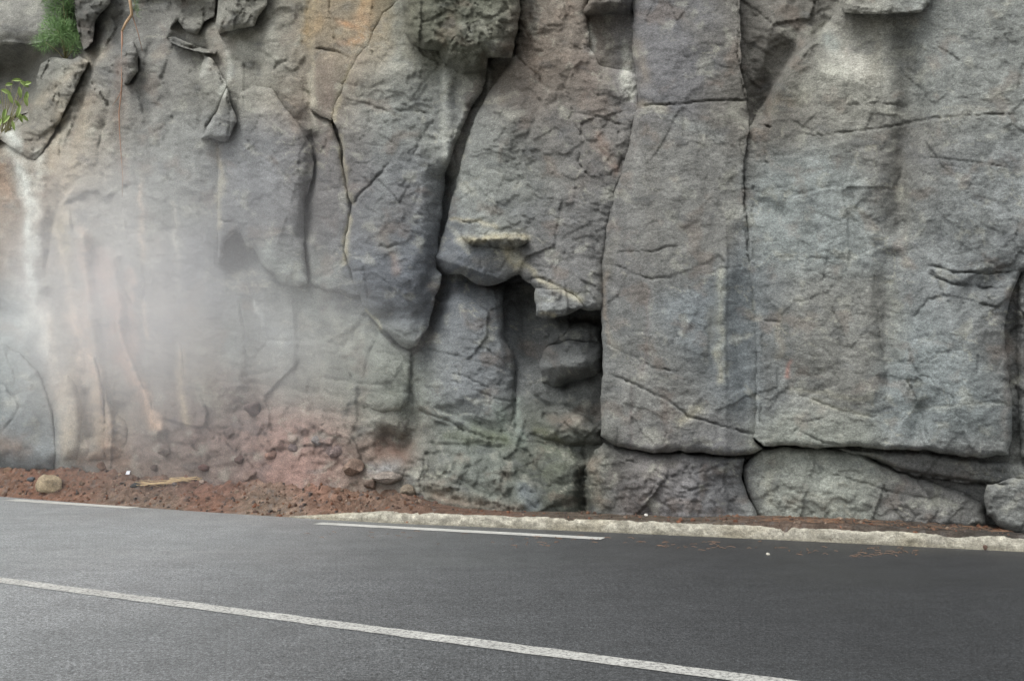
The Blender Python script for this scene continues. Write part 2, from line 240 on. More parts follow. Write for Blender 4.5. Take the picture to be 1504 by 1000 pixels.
STAIN = [ # points, width, colour, strength
 ([(15,195),(30,240),(42,300),(45,400),(60,480),(80,560)],9,(205,206,200),.8),([(55,230),(50,300),(40,480)],10,WHT,.5),([(0,250),(12,290)],14,ORG,.25),([(90,150),(75,250)],10,TAN,.45),
 ([(130,150),(100,260),(90,330)],13,TAN,.35),([(60,150),(110,100),(150,80)],10,TAN,.35),([(180,90),(176,170)],10,RST,.4),([(178,180),(180,270)],5,RST,.35),
 ([(95,330),(100,400)],13,(160,140,100),.7),([(110,470),(140,540),(155,650)],10,(190,150,118),.8),([(104,560),(104,670)],15,(176,152,122),.75),([(140,560),(148,660)],8,(178,150,118),.7),([(172,620),(172,660)],14,(156,128,100),.6),([(165,440),(175,520)],14,(186,128,104),.55),
 ([(185,520),(210,580),(228,625)],9,(206,160,124),.9),([(208,270),(212,380)],5,(200,170,145),.6),([(210,440),(216,500)],4,(210,180,150),.7),([(265,520),(270,620)],6,(190,165,130),.7),
 ([(150,380),(145,420)],16,(190,130,115),.4),([(255,300),(262,420)],4,(180,170,155),.5),([(85,340),(110,480),(125,560)],5,(205,180,155),.6),([(60,450),(90,600)],12,(190,160,140),.4),
 ([(160,655),(180,670),(120,675)],16,(140,98,70),.7),([(290,560),(320,600)],14,(140,134,110),.4),
 ([(323,220),(322,330)],5,(150,138,112),.7),([(332,60),(338,100),(325,135)],6,WHT,.6),([(395,20),(400,60)],6,(165,160,148),.6),([(312,85),(300,110)],6,WHT,.5),([(340,60),(420,100)],14,PAL,.3),
 ([(390,370),(430,410)],22,(134,138,132),.7),([(458,60),(457,150)],4,(175,160,130),.6),([(455,100),(460,190)],6,(170,165,150),.4),([(460,0),(450,60)],8,(170,140,84),.5),([(475,100),(480,150)],16,(112,92,82),.6),
 ([(540,0),(530,50)],10,(176,130,70),.7),([(500,35),(520,40)],5,(180,122,60),.8),([(500,65),(530,60)],5,(180,125,66),.7),([(500,20),(515,12)],12,(108,104,98),.6),([(470,30),(450,50)],10,(165,128,72),.6),
 ([(510,100),(495,150),(492,180)],4,(165,150,115),.6),([(505,200),(508,260),(516,300)],4,(165,148,112),.6),([(512,320),(508,390)],4,(178,164,126),.75),([(535,455),(560,482)],2.5,(188,180,150),.8),
 ([(590,0),(585,90)],10,(128,132,128),.4),([(655,110),(652,150),(655,240)],6,(165,164,154),.65),([(610,200),(640,220)],14,(138,138,130),.4),([(575,370),(560,350)],10,(150,140,118),.4),([(575,375),(582,400)],5,(150,118,100),.5),
 ([(600,290),(560,340)],26,(118,108,104),.4),([(700,120),(680,190),(668,250)],7,(112,92,82),.5),([(718,95),(716,120)],5,(205,204,196),.8),([(650,75),(680,90)],20,(84,80,62),.5),([(660,25),(650,60)],10,(120,98,76),.5),
 ([(670,60),(700,100)],20,(74,74,58),.5),([(610,40),(640,80)],10,(84,84,66),.4),([(725,60),(700,62)],4,(165,165,150),.5),
 ([(780,30),(790,100)],22,(126,104,88),.5),([(775,50),(768,80)],8,(84,68,56),.5),([(850,90),(870,120)],20,(112,88,80),.3),([(918,60),(920,110),(922,140)],7,(188,184,172),.8),([(870,80),(866,40)],4,(180,178,170),.6),([(895,60),(890,120)],10,(150,140,126),.5),
 ([(720,140),(712,150),(760,135)],4,(180,170,152),.5),([(690,260),(680,300)],20,(138,140,134),.35),([(740,300),(790,320)],20,(86,88,98),.35),([(820,170),(840,230)],12,(84,84,86),.4),([(880,200),(905,255)],8,(140,100,78),.5),
 ([(870,255),(845,285)],12,(104,84,76),.3),([(665,325),(690,322),(730,330)],3,(186,170,134),.6),([(680,352),(730,345),(775,352)],6,(178,162,124),.9),([(745,370),(762,385)],11,(170,156,120),.8),([(770,385),(790,410),(830,425),(850,440)],5,(172,160,130),.7),([(735,385),(700,385)],8,(120,110,96),.4),
 ([(795,460),(815,466)],4,(170,154,120),.7),([(805,440)],16,(132,134,136),.6),([(640,400),(660,380)],12,(120,118,116),.3),
 ([(1000,20),(1040,60)],14,(128,120,108),.35),([(935,60),(945,120)],10,(130,112,90),.5),([(940,155),(975,162)],8,(150,128,96),.5),([(960,162),(1060,200)],8,(140,144,144),.35),([(1075,160),(1095,180)],9,(150,146,132),.5),
 ([(890,400),(892,500)],4,(140,116,96),.5),([(1060,400),(1058,480),(1055,520)],7,(150,146,126),.6),([(1056,520),(1060,560)],6,(170,162,138),.6),([(1045,460),(1035,530)],8,(98,90,70),.4),([(893,490),(905,510)],8,(150,140,122),.4),
 ([(915,520),(1000,550)],9,(84,84,86),.4),([(1090,340),(1090,600)],13,(104,111,118),.5),([(1020,600),(1000,625)],8,(170,156,124),.5),([(950,430),(945,560)],4,(112,92,88),.4),([(928,570),(928,655)],3,(98,82,80),.5),([(985,580),(975,655)],6,(104,86,82),.4),
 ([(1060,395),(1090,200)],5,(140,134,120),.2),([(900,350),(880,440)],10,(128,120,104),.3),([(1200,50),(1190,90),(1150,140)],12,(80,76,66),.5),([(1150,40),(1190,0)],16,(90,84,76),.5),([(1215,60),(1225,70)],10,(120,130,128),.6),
 ([(1245,85),(1265,100),(1280,110)],16,(192,184,172),.75),([(1180,130),(1240,100)],14,(172,168,154),.5),([(1140,160),(1180,140)],12,(120,112,92),.4),([(1290,60),(1280,110)],16,(128,120,102),.4),([(1335,80),(1330,130)],14,(92,88,80),.45),
 ([(1320,200),(1325,300)],12,(98,90,80),.4),([(1180,260),(1240,280)],30,(140,144,142),.4),([(1480,150),(1380,175)],12,(140,132,118),.4),([(1340,230),(1400,240)],14,(98,98,106),.35),([(1335,280),(1330,390)],8,(150,146,136),.4),([(1310,420),(1320,520)],10,(142,142,132),.4),
 ([(1150,460),(1145,520)],6,(140,126,104),.5),([(1162,535),(1158,550)],4,(180,110,92),.6),([(1125,500),(1130,600)],9,(94,90,84),.45),([(1160,575),(1250,580),(1280,585)],4,(168,160,136),.4),([(1190,590),(1270,610)],4,(165,158,134),.4),([(1330,560),(1340,600),(1484,590)],5,(160,158,146),.3),
 ([(1380,410),(1470,420),(1480,460)],9,(90,92,98),.4),([(1400,450),(1470,470)],14,(142,146,146),.35),([(1480,510),(1478,640)],6,(120,106,98),.4),([(1110,670),(1180,665),(1210,672)],10,(168,166,152),.6),([(1130,700),(1130,740)],8,(154,148,128),.4),([(1340,735),(1400,745)],6,(158,156,142),.5),
 ([(600,540),(590,600)],14,(146,150,134),.5),([(400,490),(420,500)],14,(140,146,150),.4),([(490,480),(520,500)],16,(142,138,120),.4),([(372,440),(385,480)],3,(180,182,178),.6),([(440,560),(460,565)],14,(112,108,96),.4),
 ([(340,500),(350,560)],14,(110,118,118),.4),([(735,605),(745,640),(760,645)],11,(130,142,130),.5),([(760,590),(765,640)],5,(146,160,150),.5),([(660,640),(740,648)],9,(92,98,66),.5),([(700,625),(745,650)],10,(84,92,60),.5),([(790,630),(820,648)],8,(112,112,76),.5),
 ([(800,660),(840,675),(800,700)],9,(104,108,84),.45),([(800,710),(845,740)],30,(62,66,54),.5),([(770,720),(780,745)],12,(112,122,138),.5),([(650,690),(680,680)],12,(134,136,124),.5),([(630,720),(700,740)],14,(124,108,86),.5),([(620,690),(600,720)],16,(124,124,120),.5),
 ([(1325,60),(1318,200),(1322,330)],13,(84,80,74),.45),([(1290,400),(1300,600)],9,(96,94,90),.35),([(1395,20),(1390,180)],12,(98,100,100),.3),([(1180,300),(1170,420)],16,(104,106,104),.25),([(960,180),(955,380)],10,(100,92,86),.3),([(1030,230),(1035,420)],14,(102,98,94),.25),([(1240,300),(1250,480)],18,(140,142,140),.25),([(1440,200),(1450,380)],14,(98,98,96),.3),([(740,180),(730,320)],16,(134,134,128),.3),([(560,180),(560,320)],14,(134,136,132),.25),
 ([(108,440),(122,560),(132,660)],15,(180,148,120),.5),([(160,400),(178,500),(205,590)],12,(188,142,118),.5),([(70,480),(92,600),(100,660)],9,(176,156,132),.4),
 ([(120,340),(130,480)],8,(196,150,118),.5),([(190,400),(195,520)],8,(200,150,124),.5),([(820,615),(850,620)],12,(128,98,80),.45),([(640,730),(760,748)],8,(112,88,72),.6),([(870,680),(880,740)],9,(128,112,92),.5),([(900,700),(930,750)],10,(118,98,92),.3),([(950,695),(990,680)],8,(140,130,118),.4),
 ([(290,645),(340,640),(400,650)],18,(146,106,96),.35),([(400,660),(480,655),(505,680)],20,(154,118,106),.4),([(300,600),(350,610)],20,(116,98,92),.4),([(380,620),(370,600)],10,(98,80,74),.4),([(470,640),(480,660)],6,(120,112,114),.5),([(500,640),(510,690)],7,(130,108,98),.5),
 ([(560,660),(590,670)],14,(140,96,78),.6),([(550,690),(580,690)],10,(152,152,156),.6),([(520,640),(545,620)],10,(116,120,112),.5),
 ([(0,650),(30,660)],16,(150,112,84),.6),([(10,590),(25,588)],8,(180,174,160),.5),
]
def rock_colour(u, v, tint=1.0, damp=1.0):
    n1 = fbm(u/40, v/40, 4, 203); n2 = fbm(u/40, v/40, 4, 223)
    wu = u+12*n1; wv = v+12*n2
    c = shepard(wu, wv, _TP, _TC, 45.)
    for P, w, col, s in STAIN:
        i = near(wu, wv, P, w*2.5); d, _, _ = seg_dist(wu[i], wv[i], P)
        k = (s*np.exp(-(d/w)**2)*(.75+.5*fbm(u[i]/14, v[i]/20, 3, 240)))[:,None]
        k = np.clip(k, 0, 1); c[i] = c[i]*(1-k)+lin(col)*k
    # mineral streaks, mottling and dark patches everywhere
    m = fbm(wu/120, wv/70, 4, 250); c *= (1+.24*m)[:,None]
    m = fbm(wu/22, wv/14, 4, 260); c *= (1+.20*m)[:,None]
    m = fbm(u/20+.3*n1, v/190, 3, 270); c *= (1+.26*m)[:,None]
    m = sstep(fbm(wu/35, wv/30, 4, 280), .18, .42)[:,None]*.35; c = c*(1-m)+lin((160,156,142))*m
    m = sstep(fbm(wu/50, wv/45, 4, 290), .15, .45)[:,None]*.30; c = c*(1-m)+lin((118,94,78))*m
    m = sstep(fbm(wu/45, wv/28, 4, 300), .2, .4)[:,None]*.30; c = c*(1-m)+lin((74,76,82))*m
    r = np.abs(fbm(wu/90, wv/60, 4, 310)); m = (np.exp(-(r/.012)**2)*sstep(fbm(u/90, v/90, 2, 320), 0, .3)*.5)[:,None]
    c = c*(1-m)+lin((160,154,136))*m
    g = (c@np.array((.3,.5,.2)))[:,None]; c = (g+(c-g)*.66)*np.array((.975,1.02,.985))
    return np.clip(c*K*tint, .01, .8)

# ------------------------------------------------------------------ meshes and objects
def mat_nodes(name):
    m = bpy.data.materials.new(name); m.use_nodes = True; nt = m.node_tree
    return m, nt, nt.nodes['Principled BSDF']
def N(nt, t, **k):
    n = nt.nodes.new(t)
    for a, b in k.items():
        if a in n.inputs: n.inputs[a].default_value = b
        else: setattr(n, a, b)
    return n
def noise(nt, vec, scale, detail=6, rough=.6, stretch=None):
    if stretch:
        mp = N(nt, 'ShaderNodeMapping'); mp.inputs['Scale'].default_value = stretch; nt.links.new(vec, mp.inputs[0]); vec = mp.outputs[0]
    n = N(nt, 'ShaderNodeTexNoise', Scale=scale, Detail=detail, Roughness=rough); nt.links.new(vec, n.inputs['Vector']); return n.outputs['Fac']
def rng(nt, val, a, b, lo=.3, hi=.7):
    m = N(nt, 'ShaderNodeMapRange'); m.inputs[1].default_value = lo; m.inputs[2].default_value = hi; m.inputs[3].default_value = a; m.inputs[4].default_value = b
    nt.links.new(val, m.inputs[0]); return m.outputs[0]
def mul(nt, col, fac):
    m = N(nt, 'ShaderNodeMix', data_type='RGBA', blend_type='MULTIPLY'); m.inputs[0].default_value = 1
    nt.links.new(col, m.inputs[6]); nt.links.new(fac, m.inputs[7]); return m.outputs[2]
def mixc(nt, fac, a, b):
    m = N(nt, 'ShaderNodeMix', data_type='RGBA')
    for s, x in ((0, fac), (6, a), (7, b)):
        if isinstance(x, (tuple, list, float, int)): m.inputs[s].default_value = x if s == 0 else (*x[:3], 1)
        else: nt.links.new(x, m.inputs[s])
    return m.outputs[2]
def bump(nt, bs, hs):
    prev = None
    for val, st, dist in hs:
        b = N(nt, 'ShaderNodeBump', Strength=st, Distance=dist); nt.links.new(val, b.inputs['Height'])
        if prev: nt.links.new(prev, b.inputs['Normal'])
        prev = b.outputs[0]
    nt.links.new(prev, bs.inputs['Normal'])
def rock_material(name, grain=1.0, rough=.82):
    m, nt, bs = mat_nodes(name)
    at = N(nt, 'ShaderNodeAttribute', attribute_name='tone'); tc = N(nt, 'ShaderNodeTexCoord'); P = tc.outputs['Object']
    fine = noise(nt, P, 34, 8, .8, (1,1,1.8)); mid = noise(nt, P, 8, 9, .78, (1,1,2)); gr = noise(nt, P, 85, 4, .8)
    c = mul(nt, at.outputs['Color'], rng(nt, fine, .60, 1.44, .34, .66)); c = mul(nt, c, rng(nt, mid, .74, 1.28)); c = mul(nt, c, rng(nt, gr, .66, 1.38, .34, .66))
    spk = rng(nt, noise(nt, P, 75, 4, .8), 0, .55, .66, .78); c = mixc(nt, spk, c, (.42,.41,.37))
    nt.links.new(c, bs.inputs['Base Color']); bs.inputs['Roughness'].default_value = rough; bs.inputs['Specular IOR Level'].default_value = .3
    bump(nt, bs, [(mid, .5*grain, .04), (fine, .6*grain, .011), (gr, .5*grain, .004)])
    return m
ROCK = rock_material('weathered_basalt'); ROCKR = rock_material('rough_basalt', 1.5, .9)

def mesh_obj(name, V, Fc, mat, parent=None, smooth=True, tone=None):
    me = bpy.data.meshes.new(name)
    V = np.asarray(V, float); me.from_pydata(V.tolist() if len(V) < 20000 else [], [], []) if False else None
    if isinstance(Fc, np.ndarray):
        k = Fc.shape[1]; me.vertices.add(len(V)); me.vertices.foreach_set('co', V.ravel())
        me.loops.add(Fc.size); me.loops.foreach_set('vertex_index', Fc.ravel().astype(np.int32))
        me.polygons.add(len(Fc)); me.polygons.foreach_set('loop_start', np.arange(0, Fc.size, k, dtype=np.int32))
        me.update(calc_edges=True); me.validate()
    else:
        me.from_pydata(V.tolist(), [], Fc)
    me.polygons.foreach_set('use_smooth', [smooth]*len(me.polygons))
    if tone is not None and len(me.vertices) == len(tone):
        a = me.color_attributes.new('tone', 'FLOAT_COLOR', 'POINT')
        a.data.foreach_set('color', np.concatenate([tone, np.ones((len(tone),1))], 1).ravel())
    me.materials.append(mat); me.update()
    o = bpy.data.objects.new(name, me); C.objects.link(o)
    if parent: o.parent = parent
    return o
def tag(o, label=None, cat=None, group=None, kind=None):
    if label: o['label'] = label
    if cat: o['category'] = cat
    if group: o['group'] = group
    if kind: o['kind'] = kind
    return o
def gridfaces(nu, nv):
    i = np.arange((nu-1)*(nv-1)); a = i//(nv-1); b = i%(nv-1); p = a*nv+b
    return np.stack([p, p+1, p+nv+1, p+nv], 1)
def place(u, v, Y):
    return np.stack([(u-CU)/F*Y, Y, EYE-(v-HV)/F*Y], 1)

# ------------------------------------------------------------------ the cliff sheet
def out(a, step, n, ratio=1.35):
    r = []; s = step
    for _ in range(n): a += s; r.append(a); s *= ratio
    return r
us = np.array(sorted([-x for x in out(30, 6, 15, 1.38)])+list(np.arange(-30, 1535, 2.4))+out(1535, 6, 17, 1.38))
us = us[(us > -1750)]
vs = np.array(sorted([-x for x in out(30, 5, 14, 1.36)])+list(np.arange(-30, 775, 2.4))+[785, 800, 820, 850])
uu, vv = np.meshgrid(us, vs, indexing='ij'); u = uu.ravel(); v = vv.ravel()
def base_off(u, v):
    return shepard(u, v, _CT[:,:2], _CT[:,2], 42.)
off = base_off(u, v)+relief(u, v, True)
lean = np.maximum(0, -140-v)/100.
Y = ynom(u)-off+.25*lean**1.6
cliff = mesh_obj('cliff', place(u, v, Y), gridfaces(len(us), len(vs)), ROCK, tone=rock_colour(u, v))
tag(cliff, 'grey basalt cliff face behind the separate blocks, stained tan and red at left', kind='structure')

YB = Y.reshape(len(us), len(vs))
def rock_y(a, b): return float(YB[int(np.searchsorted(us, a)), int(np.searchsorted(vs, b))])
# ------------------------------------------------------------------ rock blocks: closed outline, own stand-off, thickness
def fract(poly, amp, seed, step=7.):
    P = []
    n = len(poly)
    for i in range(n):
        a = poly[i]; b = poly[(i+1)%n]; L = math.dist(a, b); k = max(1, int(L/step))
        for j in range(k):
            t = j/k; P.append((a[0]+(b[0]-a[0])*t, a[1]+(b[1]-a[1])*t))
    P = np.array(P); x, y = P[:,0], P[:,1]
    q = np.stack([x+amp*2*fbm(x/18, y/18, 3, seed), y+amp*2*fbm(x/18, y/18, 3, seed+50)], 1)
    return q
def poly_sd(u, v, Q):
    best = np.full(u.shape, 1e9); cx = np.zeros(u.shape); cy = np.zeros(u.shape); ins = np.zeros(u.shape, bool)
    n = len(Q)
    for i in range(n):
        ax, ay = Q[i]; bx, by = Q[(i+1)%n]; dx = bx-ax; dy = by-ay; q = dx*dx+dy*dy+1e-9
        t = np.clip(((u-ax)*dx+(v-ay)*dy)/q, 0, 1); px = ax+t*dx; py = ay+t*dy
        d = (u-px)**2+(v-py)**2; m = d < best
        best = np.where(m, d, best); cx = np.where(m, px, cx); cy = np.where(m, py, cy)
        if ay != by:
            c = ((ay > v) != (by > v)) & (u < (bx-ax)*(v-ay)/(by-ay)+ax); ins ^= c
    d = np.sqrt(best); return np.where(ins, d, -d), cx, cy
def block(name, label, poly, off, drop=.10, rad=9, dome=0., thick=.9, tilt=(0,0), step=2.0, amp=1.9, mat=None, calm=1.0, tint=1.0, cat='rock', group=None, sharp=None, parent=None, extra=None, Y0=None, relief_on=True, tight=()):
    Q = fract(poly, amp, 777); mn = Q.min(0); mx = Q.max(0)
    gu = np.arange(mn[0]-2*step, mx[0]+2*step, step); gv = np.arange(mn[1]-2*step, mx[1]+2*step, step)
    if mn[1] < -40: gv = np.concatenate([np.arange(mn[1]-10, -30, 6), np.arange(-30, mx[1]+2*step, step)])
    A, B = np.meshgrid(gu, gv, indexing='ij'); u = A.ravel(); v = B.ravel()
    sd, cx, cy = poly_sd(u, v, Q)
    keep = sd > -step*.75; Fg = gridfaces(len(gu), len(gv)); Fg = Fg[keep[Fg].all(1)]
    sn = sd < step*.55; u = np.where(sn, cx, u); v = np.where(sn, cy, v); d = np.maximum(sd, 0)*(~sn)
    used = np.unique(Fg); re = -np.ones(len(u), int); re[used] = np.arange(len(used)); Fg = re[Fg]; u = u[used]; v = v[used]; d = d[used]
    cu, cv = (mn+mx)/2; su, sv = (mx-mn)/2
    drop *= .60; rad *= (.62+.25*fbm(u/40, v/40, 2, 900))
    tf = np.ones(len(u))
    for TP, k in tight: tf = np.minimum(tf, 1-k*np.exp(-(seg_dist(u, v, TP)[0]/22.)**4))
    h = off+tilt[0]*(u-cu)/su+tilt[1]*(v-cv)/sv-tf*(drop*np.exp(-(d/rad)**1.3)+drop*.25*np.exp(-d/2.))
    if dome: h += dome*(1-np.exp(-d/(rad*3)))
    if relief_on: h += relief(u, v, calm=calm)
    if extra is not None: h += extra(u, v, d)
    Yn = ynom(u)-h if Y0 is None else Y0-h
    V = place(u, v, Yn); col = rock_colour(u, v, tint)
    # closed body: boundary ring carried back into the hill and capped
    e = np.concatenate([Fg[:,[i,(i+1)%4]] for i in range(4)]); key = np.sort(e, 1); key = key[:,0]*10**7+key[:,1]
    _, inv, cnt = np.unique(key, return_inverse=True, return_counts=True); be = e[cnt[inv] == 1]
    be = be[be[:,0] != be[:,1]]
    bv = np.unique(be); nb = len(bv); m2 = -np.ones(len(V), int); m2[bv] = np.arange(nb); allV = [V]; allC = [col]; faces = [Fg]; prev = bv; base = len(V)
    for k, t in enumerate((.06, .25, thick)):
        j = .03*fbm(u[bv]/9+k, v[bv]/9, 2, 400+k)
        allV.append(place(u[bv], v[bv], Yn[bv]+t+j)); allC.append(col[bv]*.95)
        nxt = base+np.arange(nb); f = np.stack([be[:,0], be[:,1], be[:,1], be[:,0]], 1)
        faces.append(np.stack([prev[m2[be[:,1]]], prev[m2[be[:,0]]], nxt[m2[be[:,0]]], nxt[m2[be[:,1]]]], 1)); prev = nxt; base += nb
    allV.append(place(np.array([u.mean()]), np.array([v.mean()]), np.array([Yn.mean()+thick])))
    allC.append(col.mean(0)[None]); cidx = base
    V = np.concatenate(allV); 
    tri = np.stack([prev[m2[be[:,1]]], prev[m2[be[:,0]]], np.full(len(be), cidx)], 1)
    Fl = np.concatenate(faces).tolist()+tri.tolist()
    Fl = [f for f in ([x for i, x in enumerate(q) if x != q[i-1]] for q in Fl) if len(f) > 2]
    o = mesh_obj(name, V, Fl, mat or ROCK, parent, tone=np.concatenate(allC))
    if parent is None: tag(o, label, cat, group)
    elif label and label[0] != '_': o['label'] = label
    return o
G = 'rock blocks and columns of the cliff'
block('rock_column', 'tall flat-faced grey column right of centre with a blue-grey right edge, above the kerb',
  [(930,-90),(929,70),(938,150),(930,180),(919,230),(905,270),(893,320),(885,370),(883,460),(886,520),(882,600),(884,640),(900,655),(960,665),(1000,662),(1060,668),(1098,669),(1121,659),(1108,645),(1114,600),(1113,560),(1115,520),(1112,470),(1105,400),(1099,350),(1092,290),(1093,235),(1100,190),(1098,150),(1088,100),(1085,-90)],
  .32, .12, 7, group=G, calm=.7, tilt=(-.02,.04), extra=lambda u,v,d: -.004*np.maximum(0,u-1066)*sstep(v,280,460), tight=[([(1085,-90),(1088,100),(1098,150),(1100,190),(1093,235),(1092,290),(1105,400),(1115,520),(1114,640)],.97)])
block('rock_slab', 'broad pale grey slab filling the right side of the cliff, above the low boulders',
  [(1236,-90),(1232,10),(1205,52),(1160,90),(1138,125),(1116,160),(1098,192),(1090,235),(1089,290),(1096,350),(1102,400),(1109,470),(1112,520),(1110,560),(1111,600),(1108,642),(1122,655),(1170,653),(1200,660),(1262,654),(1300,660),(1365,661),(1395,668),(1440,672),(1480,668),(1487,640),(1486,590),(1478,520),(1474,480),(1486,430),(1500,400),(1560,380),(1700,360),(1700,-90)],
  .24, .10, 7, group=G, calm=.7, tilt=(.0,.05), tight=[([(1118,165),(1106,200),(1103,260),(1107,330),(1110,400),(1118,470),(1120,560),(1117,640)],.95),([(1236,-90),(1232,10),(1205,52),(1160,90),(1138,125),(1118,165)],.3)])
block('rock_tongue', 'large rounded tongue of grey rock hanging to a dark rounded tip left of the centre',
  [(588,-90),(586,0),(562,20),(545,60),(525,85),(510,110),(495,150),(487,175),(497,190),(503,215),(505,250),(512,290),(518,300),(513,320),(508,345),(506,370),(515,395),(520,420),(530,440),(540,460),(560,482),(580,500),(600,512),(612,508),(628,480),(640,435),(651,402),(640,395),(645,350),(649,310),(652,280),(656,250),(662,232),(674,200),(688,168),(708,135),(716,100),(700,30),(700,-90)],
  .38, .17, 11, group=G, calm=1.1, tilt=(-.03,.05), tight=[([(588,-90),(586,0),(562,20),(545,60),(525,85),(510,110),(495,150),(487,175)],.6)])
block('rock_slab', 'central grey slab with a brown upper part and a broken undercut lower edge',
  [(764,-90),(762,40),(757,82),(742,100),(722,130),(705,160),(692,190),(680,225),(668,275),(660,310),(650,348),(640,375),(635,397),(645,403),(665,402),(680,405),(700,418),(722,420),(745,412),(762,402),(772,412),(787,424),(800,430),(840,436),(853,455),(885,456),(887,400),(890,345),(903,290),(918,235),(929,190),(938,150),(935,110),(905,100),(880,95),(866,70),(862,20),(866,-90)],
  .27, .14, 8, group=G, calm=1.1, tight=[([(934,110),(934,150),(925,190),(914,235),(899,290),(888,345)],.6),([(880,95),(905,100),(866,70)],.5)], tilt=(-.02,.10), extra=lambda u,v,d: .16*np.exp(-((u-705)/75)**2)*sstep(v,335,385)+.12*np.exp(-((u-830)/50)**2)*sstep(v,380,430)-.020*np.maximum(0, v-(378+.33*(u-640)))*(u < 752)*sstep(d,60,0))
block('rock_column', 'dark grey column with a notch broken out of its lower left edge, beside the steam',
  [(322,212),(332,206),(345,178),(352,135),(372,126),(400,130),(420,160),(440,185),(461,222),(460,255),(449,290),(445,330),(447,375),(453,417),(436,421),(412,418),(400,405),(385,392),(377,372),(372,364),(362,362),(352,342),(344,343),(330,355),(326,380),(321,390),(320,330),(320,260)],
  .26, .12, 7, group=G, calm=1.0)
block('rock_column', 'narrow brownish grey column between the notched column and the rounded tongue',
  [(456,165),(470,172),(487,178),(497,205),(504,250),(512,290),(516,310),(508,345),(508,375),(518,405),(530,436),(520,440),(500,432),(478,428),(462,420),(454,417),(449,375),(447,330),(452,290),(463,255),(464,225)],
  .10, .12, 7, group=G, calm=.8)
block('rock_column', 'ochre and orange stained column at the top edge, left of the rounded tongue',
  [(456,-90),(455,60),(457,110),(456,160),(470,171),(486,178),(488,172),(496,150),(511,110),(526,85),(546,60),(563,20),(587,0),(588,-90)],
  .20, .05, 7, group=G, calm=.6, tilt=(.03,0))
block('rock_wedge', 'small pointed wedge of grey rock with a dark underside on the upper left',
  [(333,128),(339,150),(347,178),(334,209),(318,204),(296,203),(303,188),(318,165)],
  .46, .10, 5, group=G, dome=.03, extra=lambda u,v,d: -.016*np.maximum(0,v-(199+.03*(u-296))))
block('overhanging_boulder', 'rough olive grey boulder jutting out at the top edge above the centre',
  [(590,-90),(588,-10),(594,20),(596,48),(606,66),(622,72),(645,76),(652,90),(664,100),(680,110),(700,108),(714,102),(718,86),(752,86),(757,60),(764,20),(768,-90)],
  .80, .30, 13, group=G, calm=1.5, amp=2.5, mat=ROCKR, extra=lambda u,v,d: -.006*np.maximum(0,v-(62+.05*(u-600)))-.35*sstep(u,728,745)*sstep(v,-20,30)*.35)
block('rock_ledge', 'dark slabby overhang at the top edge between brown slab and tall column',
  [(862,-90),(866,0),(858,14),(853,27),(872,24),(900,20),(929,23),(929,-90)],
  .42, .2, 8, group=G, calm=1.6, mat=ROCKR, extra=lambda u,v,d: -.010*np.maximum(0,v-4))
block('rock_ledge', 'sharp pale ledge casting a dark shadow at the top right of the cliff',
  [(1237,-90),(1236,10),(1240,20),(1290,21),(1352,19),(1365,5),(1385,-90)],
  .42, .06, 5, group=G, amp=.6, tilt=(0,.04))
block('rock_block', 'rough square grey block jutting out at the top edge left of the ochre column',
  [(318,-90),(320,10),(318,40),(322,52),(345,42),(372,40),(380,24),(392,8),(394,-90)],
  .38, .13, 8, group=G, calm=1.6, mat=ROCKR)
block('rock_block', 'dark broken block tucked in a hollow left of the rough square block',
  [(250,-90),(252,25),(250,42),(262,30),(275,48),(290,52),(300,34),(316,24),(316,-90)],
  .16, .12, 8, group=G, calm=1.8, mat=ROCKR, tint=.85)
block('rock_ledge', 'thin dark shelf sloping down to the right below the broken blocks on the upper left',
  [(246,56),(256,54),(276,64),(300,72),(318,74),(318,80),(300,78),(270,71),(250,64)],
  .24, .05, 4, group=G, amp=.8, thick=.5, tint=.8)
block('rock_flake', 'tan stained ledge of flaky rock projecting from the central slab above its broken edge',
  [(677,345),(684,349),(700,347),(716,350),(728,344),(741,340),(757,343),(774,350),(775,356),(762,364),(744,369),(724,368),(700,363),(688,360)],
  .66, .05, 3, group=G, amp=2.2, thick=.6, calm=3, mat=ROCKR, extra=lambda u,v,d: -.016*np.maximum(0,v-352)+.02*fbm(u/7,v/3,3,901))
block('rock_block', 'pale angular block hanging under the lower right corner of the central slab',
  [(787,423),(828,425),(846,436),(857,452),(836,461),(800,469),(788,463),(785,440)],
  .60, .08, 4, group=G, amp=1.8, calm=2.2, thick=.8, extra=lambda u,v,d: -.012*np.maximum(0,v-455))
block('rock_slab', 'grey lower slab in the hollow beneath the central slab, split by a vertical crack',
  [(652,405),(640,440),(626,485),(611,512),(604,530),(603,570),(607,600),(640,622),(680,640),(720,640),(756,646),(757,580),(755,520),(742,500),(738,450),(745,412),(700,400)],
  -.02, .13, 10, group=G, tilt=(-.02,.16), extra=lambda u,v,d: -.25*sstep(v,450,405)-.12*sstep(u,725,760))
block('rock_bulge', 'dark rounded bulge of layered rock in the hollow beside the tall column',
  [(791,534),(799,514),(820,503),(850,500),(872,502),(886,508),(886,540),(870,552),(848,558),(830,568),(812,568),(797,560)],
  -.02, .30, 16, group=G, amp=2.6, calm=1.8, extra=lambda u,v,d: -.007*np.maximum(0,v-540)+.03*np.sin((v+.25*u)/4.5))
block('rock_ledge', 'dark arched shelf of rock right above the rounded bulge in the hollow',
  [(797,492),(812,478),(835,471),(860,472),(886,482),(886,512),(850,503),(822,505),(802,514)],
  -.22, .2, 9, group=G, amp=2.2, calm=1.8, tint=.85)
block('rock_bulge', 'low dark ledge under the rounded bulge in the hollow, stained rusty brown',
  [(792,602),(830,600),(858,612),(882,630),(884,652),(840,656),(800,648),(772,640),(780,620)],
  .02, .25, 10, group=G, amp=2)
